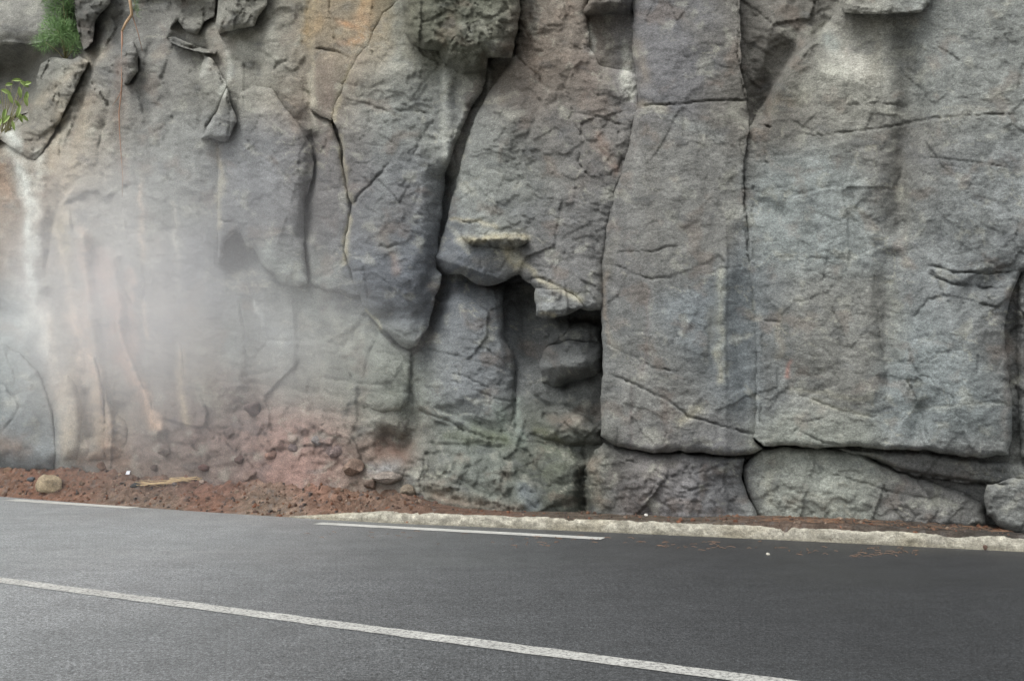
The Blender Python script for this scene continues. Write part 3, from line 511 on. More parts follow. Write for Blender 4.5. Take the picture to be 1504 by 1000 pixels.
block('rock_flake', 'pointed pale flake of rock standing just above the small dark-bottomed wedge',
  [(301,80),(312,88),(322,104),(333,126),(326,148),(318,166),(301,186),(293,160),(290,120)],
  .18, .07, 5, group=G, calm=1.2, thick=.6)
block('rock_flake', 'small grey flake of rock right beside the hanging root with a dark lower edge',
  [(180,66),(194,60),(203,80),(203,104),(190,124),(181,122),(178,95)],
  .30, .08, 5, group=G, calm=1.2, thick=.6)
block('rock_block', 'dark crumbly outcrop between the feathery tuft and the hanging root at the top edge',
  [(112,-90),(110,20),(116,52),(124,76),(136,62),(141,30),(162,4),(168,-90)],
  .12, .12, 8, group=G, calm=2.4, mat=ROCKR, tint=.8)
block('rock_ledge', 'rough grey shoulder of rock under the feathery tuft, above the pale white seep',
  [(-90,200),(0,196),(20,188),(46,176),(40,160),(58,140),(52,118),(60,95),(78,82),(104,88),(118,84),(130,90),(116,120),(92,170),(70,210),(52,236),(28,224),(0,206),(-90,215)],
  .0, .14, 9, group=G, calm=1.3, mat=ROCKR)
block('rock_column', 'grey column standing right of the notched broad slab at the right edge',
  [(1497,380),(1510,376),(1560,365),(1720,340),(1720,675),(1560,676),(1500,672),(1496,600),(1494,500)],
  .16, .12, 9, group=G)
block('foot_block', 'brownish grey block at the foot of the tall column, right behind the kerb',
  [(866,775),(860,752),(858,715),(859,690),(874,662),(886,652),(960,667),(1000,666),(1060,670),(1094,674),(1089,700),(1097,726),(1112,750),(1116,775)],
  .24, .17, 12, group=G, calm=1.3, extra=lambda u,v,d: -.10*sstep(u,1030,1100))
block('foot_boulder', 'long pale boulder lying at the foot of the broad slab behind brown needles',
  [(1090,690),(1102,672),(1118,662),(1146,656),(1205,659),(1262,667),(1300,686),(1345,702),(1400,718),(1442,738),(1452,775),(1120,775),(1112,750),(1097,724)],
  .02, .13, 9, group=G, calm=1.1)
block('rock_slab', 'thin dark slab squeezed between the broad slab and the long pale boulder',
  [(1225,658),(1300,664),(1365,666),(1400,673),(1450,678),(1560,680),(1560,700),(1500,708),(1470,712),(1400,706),(1330,694),(1280,674)],
  .05, .10, 5, group=G, tint=.85)
block('foot_block', 'grey block at the right edge of the photo behind the kerb end',
  [(1446,730),(1450,712),(1480,704),(1520,700),(1620,690),(1620,800),(1504,790),(1470,775),(1450,755)],
  .42, .14, 8, group=G)
RIB = 'tan coated ribs of rock at the lower left'
block('rock_rib', 'broad tan rib of mineral-coated rock beside the big rounded boulder',
  [(88,556),(100,548),(112,566),(121,600),(122,640),(116,676),(90,678),(86,650),(80,610)], .26, .16, 8, group=RIB, dome=.05, thick=.7, calm=.6, cat='rock')
block('rock_rib', 'slim tan rib of rock standing between the broad rib and the forked one',
  [(124,520),(138,524),(148,560),(153,600),(154,640),(158,676),(126,678),(130,655),(137,640),(136,600),(130,560)], .30, .14, 7, group=RIB, dome=.04, thick=.7, calm=.6)
block('rock_rib', 'forked knobbly tan rib of rock ending above the brown verge',
  [(152,556),(160,590),(172,606),(190,624),(192,648),(186,660),(184,678),(156,678),(160,650),(155,620)], .28, .14, 7, group=RIB, dome=.04, thick=.7, calm=1.2)
block('rock_rib', 'long thin pale rib slanting down to the right through the steam',
  [(168,470),(180,480),(190,520),(206,555),(224,590),(234,620),(236,648),(226,640),(214,612),(196,580),(180,545),(172,510)], .20, .09, 6, group=RIB, dome=.03, thick=.5, calm=.6)
block('rock_rib', 'straight thin pale rib left of the pink earth bank',
  [(258,500),(268,506),(272,560),(276,610),(284,640),(270,650),(262,610),(260,560)], .16, .08, 5, group=RIB, thick=.5, calm=.8)
block('boulder', 'big rounded blue-grey boulder in thin steam at the lower left edge',
  [(-60,510),(0,502),(30,520),(55,545),(70,580),(78,620),(82,660),(80,690),(-60,690)],
  .55, .5, 36, group=G, dome=.1, calm=.8)
block('rock_slab', 'smooth light grey slab at the top left corner behind the feathery green tuft',
  [(-90,-90),(-90,68),(0,68),(40,64),(78,62),(96,30),(112,-90)],
  -.30, .08, 5, group=G, calm=.5, thick=.9, tint=1.15)
block('rock_slab', 'pale greenish grey slab beside the tip of the tongue, above the little cave',
  [(556,488),(580,504),(604,516),(601,560),(600,590),(588,604),(560,606),(540,600),(528,612),(524,590),(536,545),(548,510)],
  .22, .11, 8, group=G, calm=.9)

# ------------------------------------------------------------------ ground, road, verge
def soil_material():
    m, nt, bs = mat_nodes('earth'); at = N(nt, 'ShaderNodeAttribute', attribute_name='tone'); P = N(nt, 'ShaderNodeTexCoord').outputs['Object']
    a = noise(nt, P, 14, 8, .75); b = noise(nt, P, 70, 6, .75); c = mul(nt, at.outputs['Color'], rng(nt, a, .6, 1.4)); c = mul(nt, c, rng(nt, b, .6, 1.45))
    nt.links.new(c, bs.inputs['Base Color']); bs.inputs['Roughness'].default_value = .95; bs.inputs['Specular IOR Level'].default_value = .15
    bump(nt, bs, [(a, .9, .06), (b, 1, .02)]); return m
SOIL = soil_material()
EDGE = [(-1700,700),(-900,706),(-400,714),(0,729),(200,745),(350,755),(480,763),(600,769),(700,773),(860,780),(1000,786),(1200,795),(1504,810),(1900,832),(2600,880),(4200,1000)]
EU = np.array([e[0] for e in EDGE]); EV = np.array([e[1] for e in EDGE])
def edge_y(u): return F*EYE/(np.interp(u, EU, EV)-HV)
ZT = np.array([(-1700,.9),(-400,.7),(0,.60),(100,.56),(200,.52),(250,.50),(300,.56),(360,.62),(420,.60),(480,.62),(515,.50),(545,.42),(590,.34),(640,.18),(700,.13),(860,.11),(1100,.15),(1250,.17),(1400,.15),(1504,.14),(4200,.15)])
vu = np.array(sorted([-x for x in out(30, 8, 14, 1.38)])+list(np.arange(-30, 1535, 2.2))+out(1535, 8, 15, 1.38)); vu = vu[vu > -1650]
fr = np.concatenate([np.linspace(-.02, 1.3, 150), [1.6, 2.2]])
A, B = np.meshgrid(vu, fr, indexing='ij'); u = A.ravel(); f = B.ravel()
ye = edge_y(u); yc = ynom(u)-.0; Y = ye+(yc-ye)*f
zt = np.interp(u, ZT[:,0], ZT[:,1]); flat = sstep(u, 520, 660)
prof = (1-flat)*(np.clip(f,0,1.2)**1.35)+flat*sstep(f, .0, .12)
X = (u-CU)/F*Y
lump = fbm(X*1.6, Y*1.6, 4, 500)*.10+fbm(X*5, Y*5, 4, 510)*.075+fbm(X*17, Y*17, 4, 520)*.035
z = zt*prof+lump*np.where(u < 600, sstep(f, 0, .35)*1.0, .12)-.012*(f < 0.01)
z += .05*np.exp(-((f-.35)/.15)**2)*(1-flat)*fbm(X*.9, Y, 2, 530)
z = np.maximum(z, -.03)
pv = HV+F*(EYE-z)/Y
ST = [(0,690,124,96,80),(100,700,128,94,76),(200,700,122,90,74),(200,740,128,112,100),(320,690,132,96,80),(340,655,156,108,96),(420,650,158,116,104),(450,680,164,118,102),(300,650,140,100,92),(500,700,134,102,84),(400,735,130,112,98),(560,730,124,100,86),(640,745,116,90,76),(260,640,118,100,92),(1150,760,106,90,80),(1350,765,88,80,74),(1000,762,100,90,80),(1500,780,80,76,72),(900,765,100,90,80),(50,680,128,86,66)]
sc = shepard(u+8*fbm(u/20, pv/8, 3, 540), pv+6*fbm(u/16, pv/8, 3, 541), np.array([s[:2] for s in ST], float), np.array([lin(s[2:]) for s in ST]), 28.)
g_ = (sc@np.array((.3,.5,.2)))[:,None]; sc = (g_+(sc-g_)*.72)*np.array((1.08,1.04,.96)); sc *= (1+.7*fbm(X*4, Y*6, 4, 550))[:,None]
k = sstep(fbm(X*9, Y*9, 3, 560), .2, .35)[:,None]*.5; sc = sc*(1-k)+lin((120,116,112))*k
verge = mesh_obj('verge', np.stack([X, Y, z], 1), gridfaces(len(vu), len(fr)), SOIL, tone=np.clip(sc, .01, .7))
tag(verge, 'bare reddish brown earth verge banked against the foot of the cliff', kind='structure')

def ground_material():
    m, nt, bs = mat_nodes('far_ground'); P = N(nt, 'ShaderNodeTexCoord').outputs['Object']; a = noise(nt, P, .8, 10, .7)
    nt.links.new(mixc(nt, a, (.10,.085,.06), (.2,.17,.13)), bs.inputs['Base Color']); bs.inputs['Roughness'].default_value = .95; return m
mesh_obj('ground', [(-900,-900,-.06),(900,-900,-.06),(900,900,-.06),(-900,900,-.06)], [(0,1,2,3)], ground_material())['kind'] = 'structure'
def asphalt():
    m, nt, bs = mat_nodes('worn_asphalt'); P = N(nt, 'ShaderNodeTexCoord').outputs['Object']
    big = noise(nt, P, .28, 4, .5, (.5,1,1)); tr = noise(nt, P, 1.1, 5, .6, (.6,1.3,1)); mo = noise(nt, P, 7, 6, .75, (.7,1,1)); fine = noise(nt, P, 62, 3, .9); gr = noise(nt, P, 120, 3, .8)
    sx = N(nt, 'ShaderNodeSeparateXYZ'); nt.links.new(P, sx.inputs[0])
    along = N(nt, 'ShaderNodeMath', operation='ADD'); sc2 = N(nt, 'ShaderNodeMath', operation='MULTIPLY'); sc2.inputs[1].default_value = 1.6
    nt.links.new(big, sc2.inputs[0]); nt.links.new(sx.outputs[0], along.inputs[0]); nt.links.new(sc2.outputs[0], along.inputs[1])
    sheen_wear = rng(nt, along.outputs[0], 1, 0, -2.6, 3.2)          # bleached asphalt plus sky sheen painted into the colour: pale left, dark right
    pw = N(nt, 'ShaderNodeMath', operation='POWER'); pw.inputs[1].default_value = 1.7; nt.links.new(sheen_wear, pw.inputs[0]); sheen_wear = pw.outputs[0]
    c = mixc(nt, sheen_wear, (.027,.0285,.030), (.178,.186,.187)); c = mul(nt, c, rng(nt, tr, .93, 1.08)); c = mul(nt, c, rng(nt, noise(nt, P, 30, 3, .8), .62, 1.42, .36, .64)); c = mul(nt, c, rng(nt, mo, .80, 1.22)); c = mul(nt, c, rng(nt, noise(nt, P, 2.2, 5, .7, (1,.8,1)), .90, 1.11)); c = mul(nt, c, rng(nt, fine, .38, 1.7, .36, .64)); c = mul(nt, c, rng(nt, gr, .5, 1.6, .36, .64))
    chip = rng(nt, noise(nt, P, 120, 2, .6), 0, .5, .66, .72); c = mixc(nt, chip, c, (.26,.26,.25))
    nt.links.new(c, bs.inputs['Base Color']); nt.links.new(rng(nt, big, .40, .66, .38, .62), bs.inputs['Roughness']); bs.inputs['Specular IOR Level'].default_value = .4
    bump(nt, bs, [(fine, .6, .006), (gr, .5, .003)]); return m
ru = np.array(sorted([-x for x in out(30, 10, 12, 1.4)])+list(np.arange(-30, 1560, 30))+out(1560, 10, 13, 1.4)); ru = ru[ru > -1650]
V = []; Fc = []
for a in ru:
    y = float(edge_y(a))+.06; x = (a-CU)/F*y; V.append((x, y, .0))
n0 = len(V)
for a in V[:n0]: V.append((a[0]*1.0-4.6, a[1]-11.0, .0))
Fc = [(i, i+n0, i+n0+1, i+1) for i in range(n0-1)]
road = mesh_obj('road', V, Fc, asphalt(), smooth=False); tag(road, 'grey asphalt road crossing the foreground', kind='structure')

def paint(worn):
    m, nt, bs = mat_nodes('road_paint'); P = N(nt, 'ShaderNodeTexCoord').outputs['Object']
    a = noise(nt, P, 45, 6, .8); b = noise(nt, P, 5, 5, .6); c = mixc(nt, rng(nt, a, 0, 1, worn, worn+.16), (.10,.10,.095), (.44,.44,.41)); c = mul(nt, c, rng(nt, b, .8, 1.15))
    nt.links.new(c, bs.inputs['Base Color']); bs.inputs['Roughness'].default_value = .7; bump(nt, bs, [(a, .5, .006)]); return m
def stripe(name, label, p, q, w, mat, n=60, z=.004, ex=(0,0)):
    a = Vector(ground(*p)); b = Vector(ground(*q)); d = (b-a).normalized(); a -= d*ex[0]; b += d*ex[1]; s = Vector((-d.y, d.x, 0)); V = []; L = (b-a).length; n = max(n, int(L/.05))
    for i in range(n+1):
        c = a.lerp(b, i/n); t = i*L/n
        j1 = float(fbm(np.array([t*3.]), np.array([3.3]), 3, 7)[0])*.018; j2 = float(fbm(np.array([t*3.]), np.array([9.1]), 3, 8)[0])*.018
        V += [c+s*(w/2+j1)+Vector((0,0,z)), c-s*(w/2+j2)+Vector((0,0,z))]
    o = mesh_obj(name, [tuple(x) for x in V], [(2*i, 2*i+1, 2*i+3, 2*i+2) for i in range(n)], mat, smooth=False); tag(o, label, kind='structure'); return o
stripe('centre_line', 'long worn white line running across the near half of the road', (0,852), (1130,1001), .145, paint(.37), ex=(25,6))
stripe('edge_line', 'white edge line dash along the road beside the start of the kerb', (466,768.5), (886,791), .20, paint(.31))
stripe('edge_line', 'thin white edge line dash at the left beside the tan rock on the verge', (14,734), (196,746), .22, paint(.33))

# ------------------------------------------------------------------ kerb: rough cast concrete, weathered, one long moulding
def kerb():
    ku = np.concatenate([np.arange(425, 1535, 2.0), out(1535, 6, 13, 1.35)])
    sec = [(-.015,0),(.0,.03),(.004,.06),(.012,.09),(.03,.112),(.06,.122),(.10,.124),(.15,.12),(.18,.10),(.19,.05),(.19,-.05)]
    V = []; T = []
    for a in ku:
        y = float(edge_y(a)); p = Vector(((a-CU)/F*y, y, 0)); y2 = float(edge_y(a+4)); q = Vector(((a+4-CU)/F*y2, y2, 0)); d = (q-p).normalized(); n = Vector((-d.y, d.x, 0))
        grow = min(1, .12+max(0, a-425)/150.)
        for (b, h) in sec: 
            V.append((p.x+n.x*b, p.y+n.y*b, h*grow))
    V = np.array(V); k = len(sec); x, y, z = V.T
    s = np.repeat(np.cumsum(np.r_[0, np.hypot(*np.diff(V[::k,:2], axis=0).T)]), k); t = np.tile(np.arange(k)*.04, len(ku))
    n1 = fbm(s*2.2, t*4, 4, 600); n2 = fbm(s*9, t*14, 4, 610); n3 = fbm(s*26, t*34, 3, 620); top = np.tile(np.array([h > .02 for _, h in sec]), len(ku))
    V[:,2] += np.where(top, .022*n1+.012*n2+.006*n3, 0); V[:,1] -= np.where(top, .03*n1+.016*n2+.008*n3, 0)
    chip = sstep(fbm(s*3.4, t*6, 3, 630), .22, .4)*top; V[:,2] -= .03*chip*(z > .05); V[:,1] += .02*chip
    F2 = gridfaces(len(ku), k)[:, ::-1]
    c = np.ones((len(V),3))*lin((170,166,152)); m = sstep(n2+.4*n1, -.1, .3)[:,None]; c = c*(.72+.4*m); m = sstep(fbm(s*1.2, t*2, 4, 640), .0, .4)[:,None]*.5; c = c*(1-m)+lin((148,140,120))*m
    m = sstep(fbm(s*5, t*9, 3, 650), .12, .3)[:,None]*.4; c = c*(1-m)+lin((104,100,86))*m
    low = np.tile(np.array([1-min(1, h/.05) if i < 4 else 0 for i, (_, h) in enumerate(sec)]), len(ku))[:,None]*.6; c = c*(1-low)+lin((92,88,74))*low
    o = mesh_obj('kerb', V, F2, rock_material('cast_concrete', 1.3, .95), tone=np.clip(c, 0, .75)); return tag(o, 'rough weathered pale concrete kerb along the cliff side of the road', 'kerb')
kerb()

# ------------------------------------------------------------------ loose stones
def stone(name, label, u, v, Yd, rx, ry, rz, tint, seed, group=None, mat=ROCKR, cat='stone', zoff=0):
    import bmesh
    bm = bmesh.new(); bmesh.ops.create_icosphere(bm, subdivisions=5 if rx > .1 else 3, radius=1)
    p = snap(u, Yd, v=v); co = np.array([tuple(w.co) for w in bm.verts]); bm.normal_update()
    r = np.random.default_rng(seed); 
    for _ in range(11):                                       # knock flats off the ball so it reads as broken stone
        nrm = r.normal(size=3); nrm /= np.linalg.norm(nrm); k = r.uniform(.62, .92); dd = co@nrm; m = dd > k; co[m] -= np.outer(dd[m]-k, nrm)
    co *= (1+.16*fbm(co[:,0]*1.7+seed, co[:,1]*1.7+co[:,2], 4, seed))[:,None]; co *= (rx, ry, rz); co[:,2] += rz*.55
    c = np.ones((len(co),3))*lin(tint)*(1+.5*fbm(co[:,0]*9+seed, co[:,2]*9, 4, seed+5))[:,None]
    me = [tuple(x.index for x in f.verts) for f in bm.faces]; bm.free()
    o = mesh_obj(name, co, me, mat, tone=np.clip(c, .01, .8)); o.location = (p[0], p[1], p[2]+zoff); return tag(o, label, cat, group)
def vy(u, v):   # depth at which the verge surface is seen at this point
    fs = np.linspace(0, 1.2, 400); ye = float(edge_y(u)); yc = float(ynom(u)); Yv = ye+(yc-ye)*fs
    fl = float(sstep(np.array(float(u)), 520, 660)); zz = np.interp(u, ZT[:,0], ZT[:,1])*((1-fl)*fs**1.35+fl*sstep(fs, 0, .12))
    return min(float(Yv[np.argmin(np.abs(HV+F*(EYE-zz)/Yv-v))]), rock_y(u, v)-.02)
GS = 'loose stones on the verge'
stone('stone', 'tan rock with a dark right side on the brown verge at the left', 74, 722, vy(74,720), .21, .17, .19, (150,136,112), 3, GS)
stone('stone', 'small dark blue-grey stone behind and left of the tan rock', 46, 707, vy(46,706), .07, .06, .05, (82,86,90), 5, GS)
stone('stone', 'small dark stone at the left end of the dry straw', 199, 716, vy(199,716), .08, .06, .055, (60,62,62), 6, GS)
stone('stone', 'small grey stone lying among the dry straw', 257, 713, vy(257,713), .05, .05, .035, (118,108,104), 8, GS)
stone('stone', 'small pale pinkish stone just right of the dry straw', 296, 710, vy(296,710), .04, .04, .035, (158,140,128), 9, GS)
stone('stone', 'pale round stone among brown needles behind the kerb at the right', 1324, 765, vy(1324,764), .055, .05, .05, (178,172,152), 10, GS)
stone('stone', 'small dark stone at the edge of the road left of the kerb start', 446, 746, vy(446,746), .07, .05, .03, (96,82,76), 12, GS)
stone('stone', 'white pebble lying on the asphalt below the left edge line', 267, 765, edge_y(267)-.35, .022, .02, .02, (200,198,190), 13, 'pebbles on the asphalt')
stone('stone', 'white pebble lying on the asphalt below the kerb right of centre', 1128, 815, F*EYE/(815-HV), .02, .02, .016, (200,196,182), 14, 'pebbles on the asphalt')
stone('stone', 'tiny pale pebble resting on top of the kerb', 949, 757, float(edge_y(949))+.11, .022, .02, .016, (210,208,200), 15, 'pebbles on the kerb', zoff=.0)
stone('rubble_lump', 'rough brown lump of rubble at the right end of the pink earth', 520, 694, vy(520,690), .14, .12, .12, (124,106,94), 21, GS)
stone('rubble_lump', 'knobbly grey lump below the little cave', 568, 706, vy(568,706), .20, .12, .08, (134,126,118), 22, GS)
stone('rubble_lump', 'small grey clod in the pink earth bank', 432, 663, vy(432,655), .09, .08, .08, (112,100,98), 23, GS)
stone('rubble_lump', 'brown clod low on the left of the pink earth bank', 300, 690, vy(300,688), .10, .08, .07, (96,72,66), 24, GS)

for i_, (a_, b_, q_, t_, l_) in enumerate([(338,640,.11,(112,98,92),'grey-brown clod at the upper left edge of the pink earth'),(372,606,.13,(96,82,78),'dark clod at the very top of the earth bank'),
  (398,672,.09,(130,104,92),'brown clod in the middle of the pink earth bank'),(466,652,.10,(118,114,112),'grey clod near the right top of the pink earth bank'),(352,678,.08,(92,74,68),'dark brown clod low in the pink earth bank'),
  (244,668,.12,(104,92,84),'dusky clod at the foot of the rock left of the pink earth'),(150,688,.09,(110,84,68),'brown clod under the slim tan rib'),(228,690,.07,(84,72,66),'dark clod above the dry straw'),(12,694,.08,(122,98,80),'brown clod at the left edge of the verge'),
  (545,716,.10,(110,96,86),'brown lump just above the buried start of the kerb'),(600,726,.11,(122,112,98),'grey-brown lump against the rock behind the kerb start'),(492,668,.12,(126,112,108),'grey lump at the right end of the pink earth, higher up'),(120,712,.05,(104,86,72),'small brown clod right of the tan rock')]):
    stone('rubble_lump', l_, a_, b_, vy(a_, b_)+.02, q_, q_*.8, q_*.8, t_, 40+i_, GS)

# gravel too numerous to count
def scatter(name, label, n, fn, seed):
    r = np.random.default_rng(seed); V = []; Fc = []; T = []
    ico = [(0,0,1),(.89,0,.45),(.28,.85,.45),(-.72,.53,.45),(-.72,-.53,.45),(.28,-.85,.45),(.72,.53,-.45),(-.28,.85,-.45),(-.89,0,-.45),(-.28,-.85,-.45),(.72,-.53,-.45),(0,0,-1)]
    fs = [(0,1,2),(0,2,3),(0,3,4),(0,4,5),(0,5,1),(1,6,2),(2,7,3),(3,8,4),(4,9,5),(5,10,1),(6,7,2),(7,8,3),(8,9,4),(9,10,5),(10,6,1),(11,7,6),(11,8,7),(11,9,8),(11,10,9),(11,6,10)]
    for _ in range(n):
        p, s, t = fn(r); b = len(V); q = r.uniform(.6, 1.3, size=(12,1))*np.array(ico)*s*r.uniform(.6, 1.2, size=3)
        V += (q+np.array(p)).tolist(); Fc += [tuple(x+b for x in f) for f in fs]; T += [t]*12
    o = mesh_obj(name, V, Fc, SOIL, smooth=False, tone=np.array(T)); tag(o, label, kind='stuff')
zg = z.reshape(len(vu), len(fr)); Yg = Y.reshape(len(vu), len(fr))
def surf(a, f):
    i = min(len(vu)-1, int(np.searchsorted(vu, a))); j = int(np.clip(np.searchsorted(fr, f), 0, len(fr)-1)); y = Yg[i,j]; return ((vu[i]-CU)/F*y, y, zg[i,j])
def grav(r):
    a = r.uniform(-150, 620) if r.random() < .85 else r.uniform(620, 1530); f = r.uniform(0.0, .95)**.9; s = .006+.034*r.random()**5
    p = surf(a, f); t = lin([(128,98,80),(112,92,82),(150,132,116),(96,88,84),(140,100,80)][r.integers(5)])*r.uniform(.7, 1.2); return p, s, t
scatter('gravel', 'fine gravel and clods spread over the earth verge', 4200, grav, 31)

# needles and straw
def strips(name, label, n, fn, mat, kind='stuff', cat=None, seed=1, w=.004):
    r = np.random.default_rng(seed); V = []; Fc = []
    for _ in range(n):
        p, d, L = fn(r); p = np.array(p); d = np.array(d, float); d /= np.linalg.norm(d); s = np.cross(d, (0,0,1.)); s = s/np.linalg.norm(s)*w*r.uniform(.6,1.3); b = len(V); up = np.array((0,0,w*1.2)); cv = np.cross(d,(0,0,1.))*L*r.uniform(-.18,.18)
        for i in range(5):
            t = i/4; c = p+d*L*(t-.5)+cv*(t*(1-t)*4)+np.array((0,0,.012*math.sin(t*math.pi)*r.random())); k = 1-.7*abs(t-.5)
            V += [c+s*k, c+up, c-s*k]
        for i in range(4):
            a = b+3*i; Fc += [(a,a+1,a+4,a+3),(a+1,a+2,a+5,a+4),(a+2,a,a+3,a+5)]
    o = mesh_obj(name, [tuple(x) for x in V], Fc, mat, smooth=False)
    tag(o, label, cat, kind=kind) if kind else tag(o, label, cat); return o
def flatmat(name, a, b, sc=8, rough=.8, sub=0):
    m, nt, bs = mat_nodes(name); P = N(nt, 'ShaderNodeTexCoord').outputs['Object']
    nt.links.new(mixc(nt, rng(nt, noise(nt, P, sc, 5, .6), 0, 1), a, b), bs.inputs['Base Color']); bs.inputs['Roughness'].default_value = rough
    if sub: bs.inputs['Transmission Weight'].default_value = 0
    return m
NEED = flatmat('dry_needles', (.10,.055,.032), (.22,.125,.07), 12)
def needle(r):
    q = r.random()
    if q < .62:
        a = r.choice([1130,1180,1240,1300,1400,1470,1200,1160])+r.normal()*38; f = .20+.75*r.random()**1.3; p = surf(a, f); p = (p[0], p[1], p[2]+.008)
    elif q < .92:
        g0 = [(785,791),(870,793),(1010,801),(1030,802),(1140,806),(1290,812),(1310,813),(1330,813),(560,786),(765,800),(955,799)][r.integers(11)]; g = ground(g0[0]+r.normal()*46, g0[1]+r.normal()*3.2); p = (g[0], g[1], .006)
    else:
        a = r.uniform(-20, 420); p = surf(a, r.uniform(.1,.9)); p = (p[0], p[1], p[2]+.01)
    ang = r.normal()*.9-.4; return p, (math.cos(ang), math.sin(ang), 0), r.uniform(.03,.09)
strips('needle_litter', 'scattered rusty brown dry needles along the kerb and gutter', 420, needle, NEED, seed=5, w=.0028)
STRAW = flatmat('dry_straw', (.30,.20,.10), (.48,.37,.21), 20)
def straw(r):
    t = r.random(); a = 212+t*76+r.normal()*3; v_ = 713-8*t**2+r.normal()*1.5; y = vy(a, v_); p = snap(a, y, v=v_)
    ang = r.normal()*.35+.05; return (p[0], p[1]-.03, p[2]+.03), (math.cos(ang), math.sin(ang)*.6, .12*r.normal()), r.uniform(.12,.42)
strips('dry_straw', 'wisp of dry yellow straw lying on the brown verge at the left', 46, straw, STRAW, kind=None, cat='straw', seed=9, w=.006)

# crumpled scrap of white plastic
def scrap():
    y = vy(188, 697); p = snap(188, y, v=697); V = []; n = 14
    for i in range(n):
        for j in range(n):
            a = i/(n-1)*2-1; b = j/(n-1)*2-1; q = a*1.3+b*.4
            V.append((a*.05, b*.02+.02*math.sin(q*4), .045+b*.035+.012*math.sin(a*7+b*3)))
    m, nt, bs = mat_nodes('white_plastic'); bs.inputs['Base Color'].default_value = (.85,.87,.92,1); bs.inputs['Roughness'].default_value = .25
    o = mesh_obj('plastic_scrap', V, gridfaces(n, n), m); o.location = p; o.scale = (.7,.7,.7)
    s = o.modifiers.new('s', 'SOLIDIFY'); s.thickness = .003; tag(o, 'small shiny white scrap of crumpled plastic on the brown verge at the left', 'litter')
scrap()

# ------------------------------------------------------------------ vegetation
def tube(P, R, k=6):
    P = [Vector(p) for p in P]; V = []; Fc = []
    for i, p in enumerate(P):
        d = (P[min(i+1, len(P)-1)]-P[max(i-1, 0)]).normalized(); a = d.cross(Vector((.3,1,.2))).normalized(); b = d.cross(a)
        for j in range(k):
            t = 2*math.pi*j/k; V.append(tuple(p+(a*math.cos(t)+b*math.sin(t))*R[i]))
    for i in range(len(P)-1):
        for j in range(k): Fc.append((i*k+j, i*k+(j+1)%k, (i+1)*k+(j+1)%k, (i+1)*k+j))
    Fc.append(tuple(range(k))[::-1]); Fc.append(tuple((len(P)-1)*k+j for j in range(k))); return V, Fc
def join(parts):
    V = []; Fc = []
    for v_, f_ in parts:
        b = len(V); V += list(v_); Fc += [tuple(x+b for x in q) for q in f_]
    return V, Fc
def empty(name, loc, label, cat, group=None):
    o = bpy.data.objects.new(name, None); C.objects.link(o); o.location = loc; o.empty_display_size = .1; return tag(o, label, cat, group)
def child(name, V, Fc, mat, par, smooth=True, label=None):
    l = Vector(par.location); V = [tuple(Vector(x)-l) for x in V]; o = mesh_obj(name, V, Fc, mat, par, smooth)
    if label: o['label'] = label
    return o
# hanging root
ROOT = flatmat('dry_root', (.34,.22,.12), (.56,.40,.25), 9); ROOTR = flatmat('thin_root', (.20,.12,.08), (.34,.20,.13), 9)
ry = float(ynom(180))-.24
def rp(u_, v_, dy=0): return snap(u_, ry+dy, v=v_)
e = empty('hanging_root', rp(192,0), 'thin tan root hanging down the cliff face at the upper left', 'root')
top = [(191,-90),(190,-40),(190,-5),(193,14),(194,22),(185,34),(179,46)]
low = [(179,46),(179,70),(180,95),(179,120),(178,140),(175,165),(176,195),(178,225),(180,262),(179,290)]
nz = lambda i: .03*math.sin(i*1.7)
v_, f_ = tube([rp(a+random.uniform(-.4,.4), b, nz(i)) for i, (a, b) in enumerate(top)], [.026,.026,.025,.024,.024,.02,.016]); child('stem', v_, f_, ROOT, e)
v_, f_ = tube([rp(a+random.uniform(-.5,.5), b, .02) for a, b in low], [.016,.014,.013,.012,.011,.010,.009,.008,.006,.004]); child('root_tail', v_, f_, ROOTR, e)
for q_ in (([rp(179,132,.0),rp(172,146,.03),rp(165,156,.06)], [.007,.005,.003]), ([rp(195,25,.04),rp(203,50,.08),rp(209,75,.12)], [.009,.007,.004])):
    v_, f_ = tube(*q_); child('side_root', v_, f_, ROOTR, e)
# feathery tuft
GRS = flatmat('feathery_green', (.11,.21,.075), (.24,.38,.15), 6, .7); STEM = flatmat('green_stem', (.20,.20,.10), (.3,.26,.14), 9)
ty = float(ynom(90))+.35
def tp(a, b, dy=0): return snap(a, ty+dy, v=b)
e = empty('feathery_plant', tp(95,85), 'feathery light green tuft growing on the ledge at the top left', 'plant')
r = np.random.default_rng(12); V = []; Fc = []; stems = []
clumps = [(88,-35,40,28),(86,-6,26,22),(98,6,20,22),(80,18,15,18),(84,44,25,19),(100,48,20,20),(66,62,18,13),(108,64,12,16),(78,30,14,14)]
for (cu_, cv_, ru_, rv_) in clumps:
    dy0 = r.uniform(-.25, .15)
    stems.append(tube([tp(96,88,.1), tp((96+cu_)/2+3, (88+cv_)/2, dy0*.5), tp(cu_, cv_, dy0)], [.012,.008,.004], 5))
    for _ in range(int(ru_*rv_*2.3)):
        a, b, c = r.normal(size=3); q = (a*a+b*b+c*c)**.5; k = r.random()**.45
        p = Vector(tp(cu_+a/q*ru_*k, cv_+b/q*rv_*k, dy0+c/q*.28*k)); d = Vector((a/q*.6+r.normal()*.3, c/q*.6+r.normal()*.3, -b/q*.6+.35+r.normal()*.3)).normalized(); L = r.uniform(.05,.14); s = d.cross(Vector((r.normal(), r.normal(), r.normal()))).normalized()*.0032
        m = p+d*L*.55+Vector((0,0,-.008)); t = p+d*L+Vector((0,0,-.02)); b_ = len(V); V += [p-s, p+s, m+s*.8, m-s*.8, t]; Fc += [(b_,b_+1,b_+2,b_+3),(b_+3,b_+2,b_+4)]
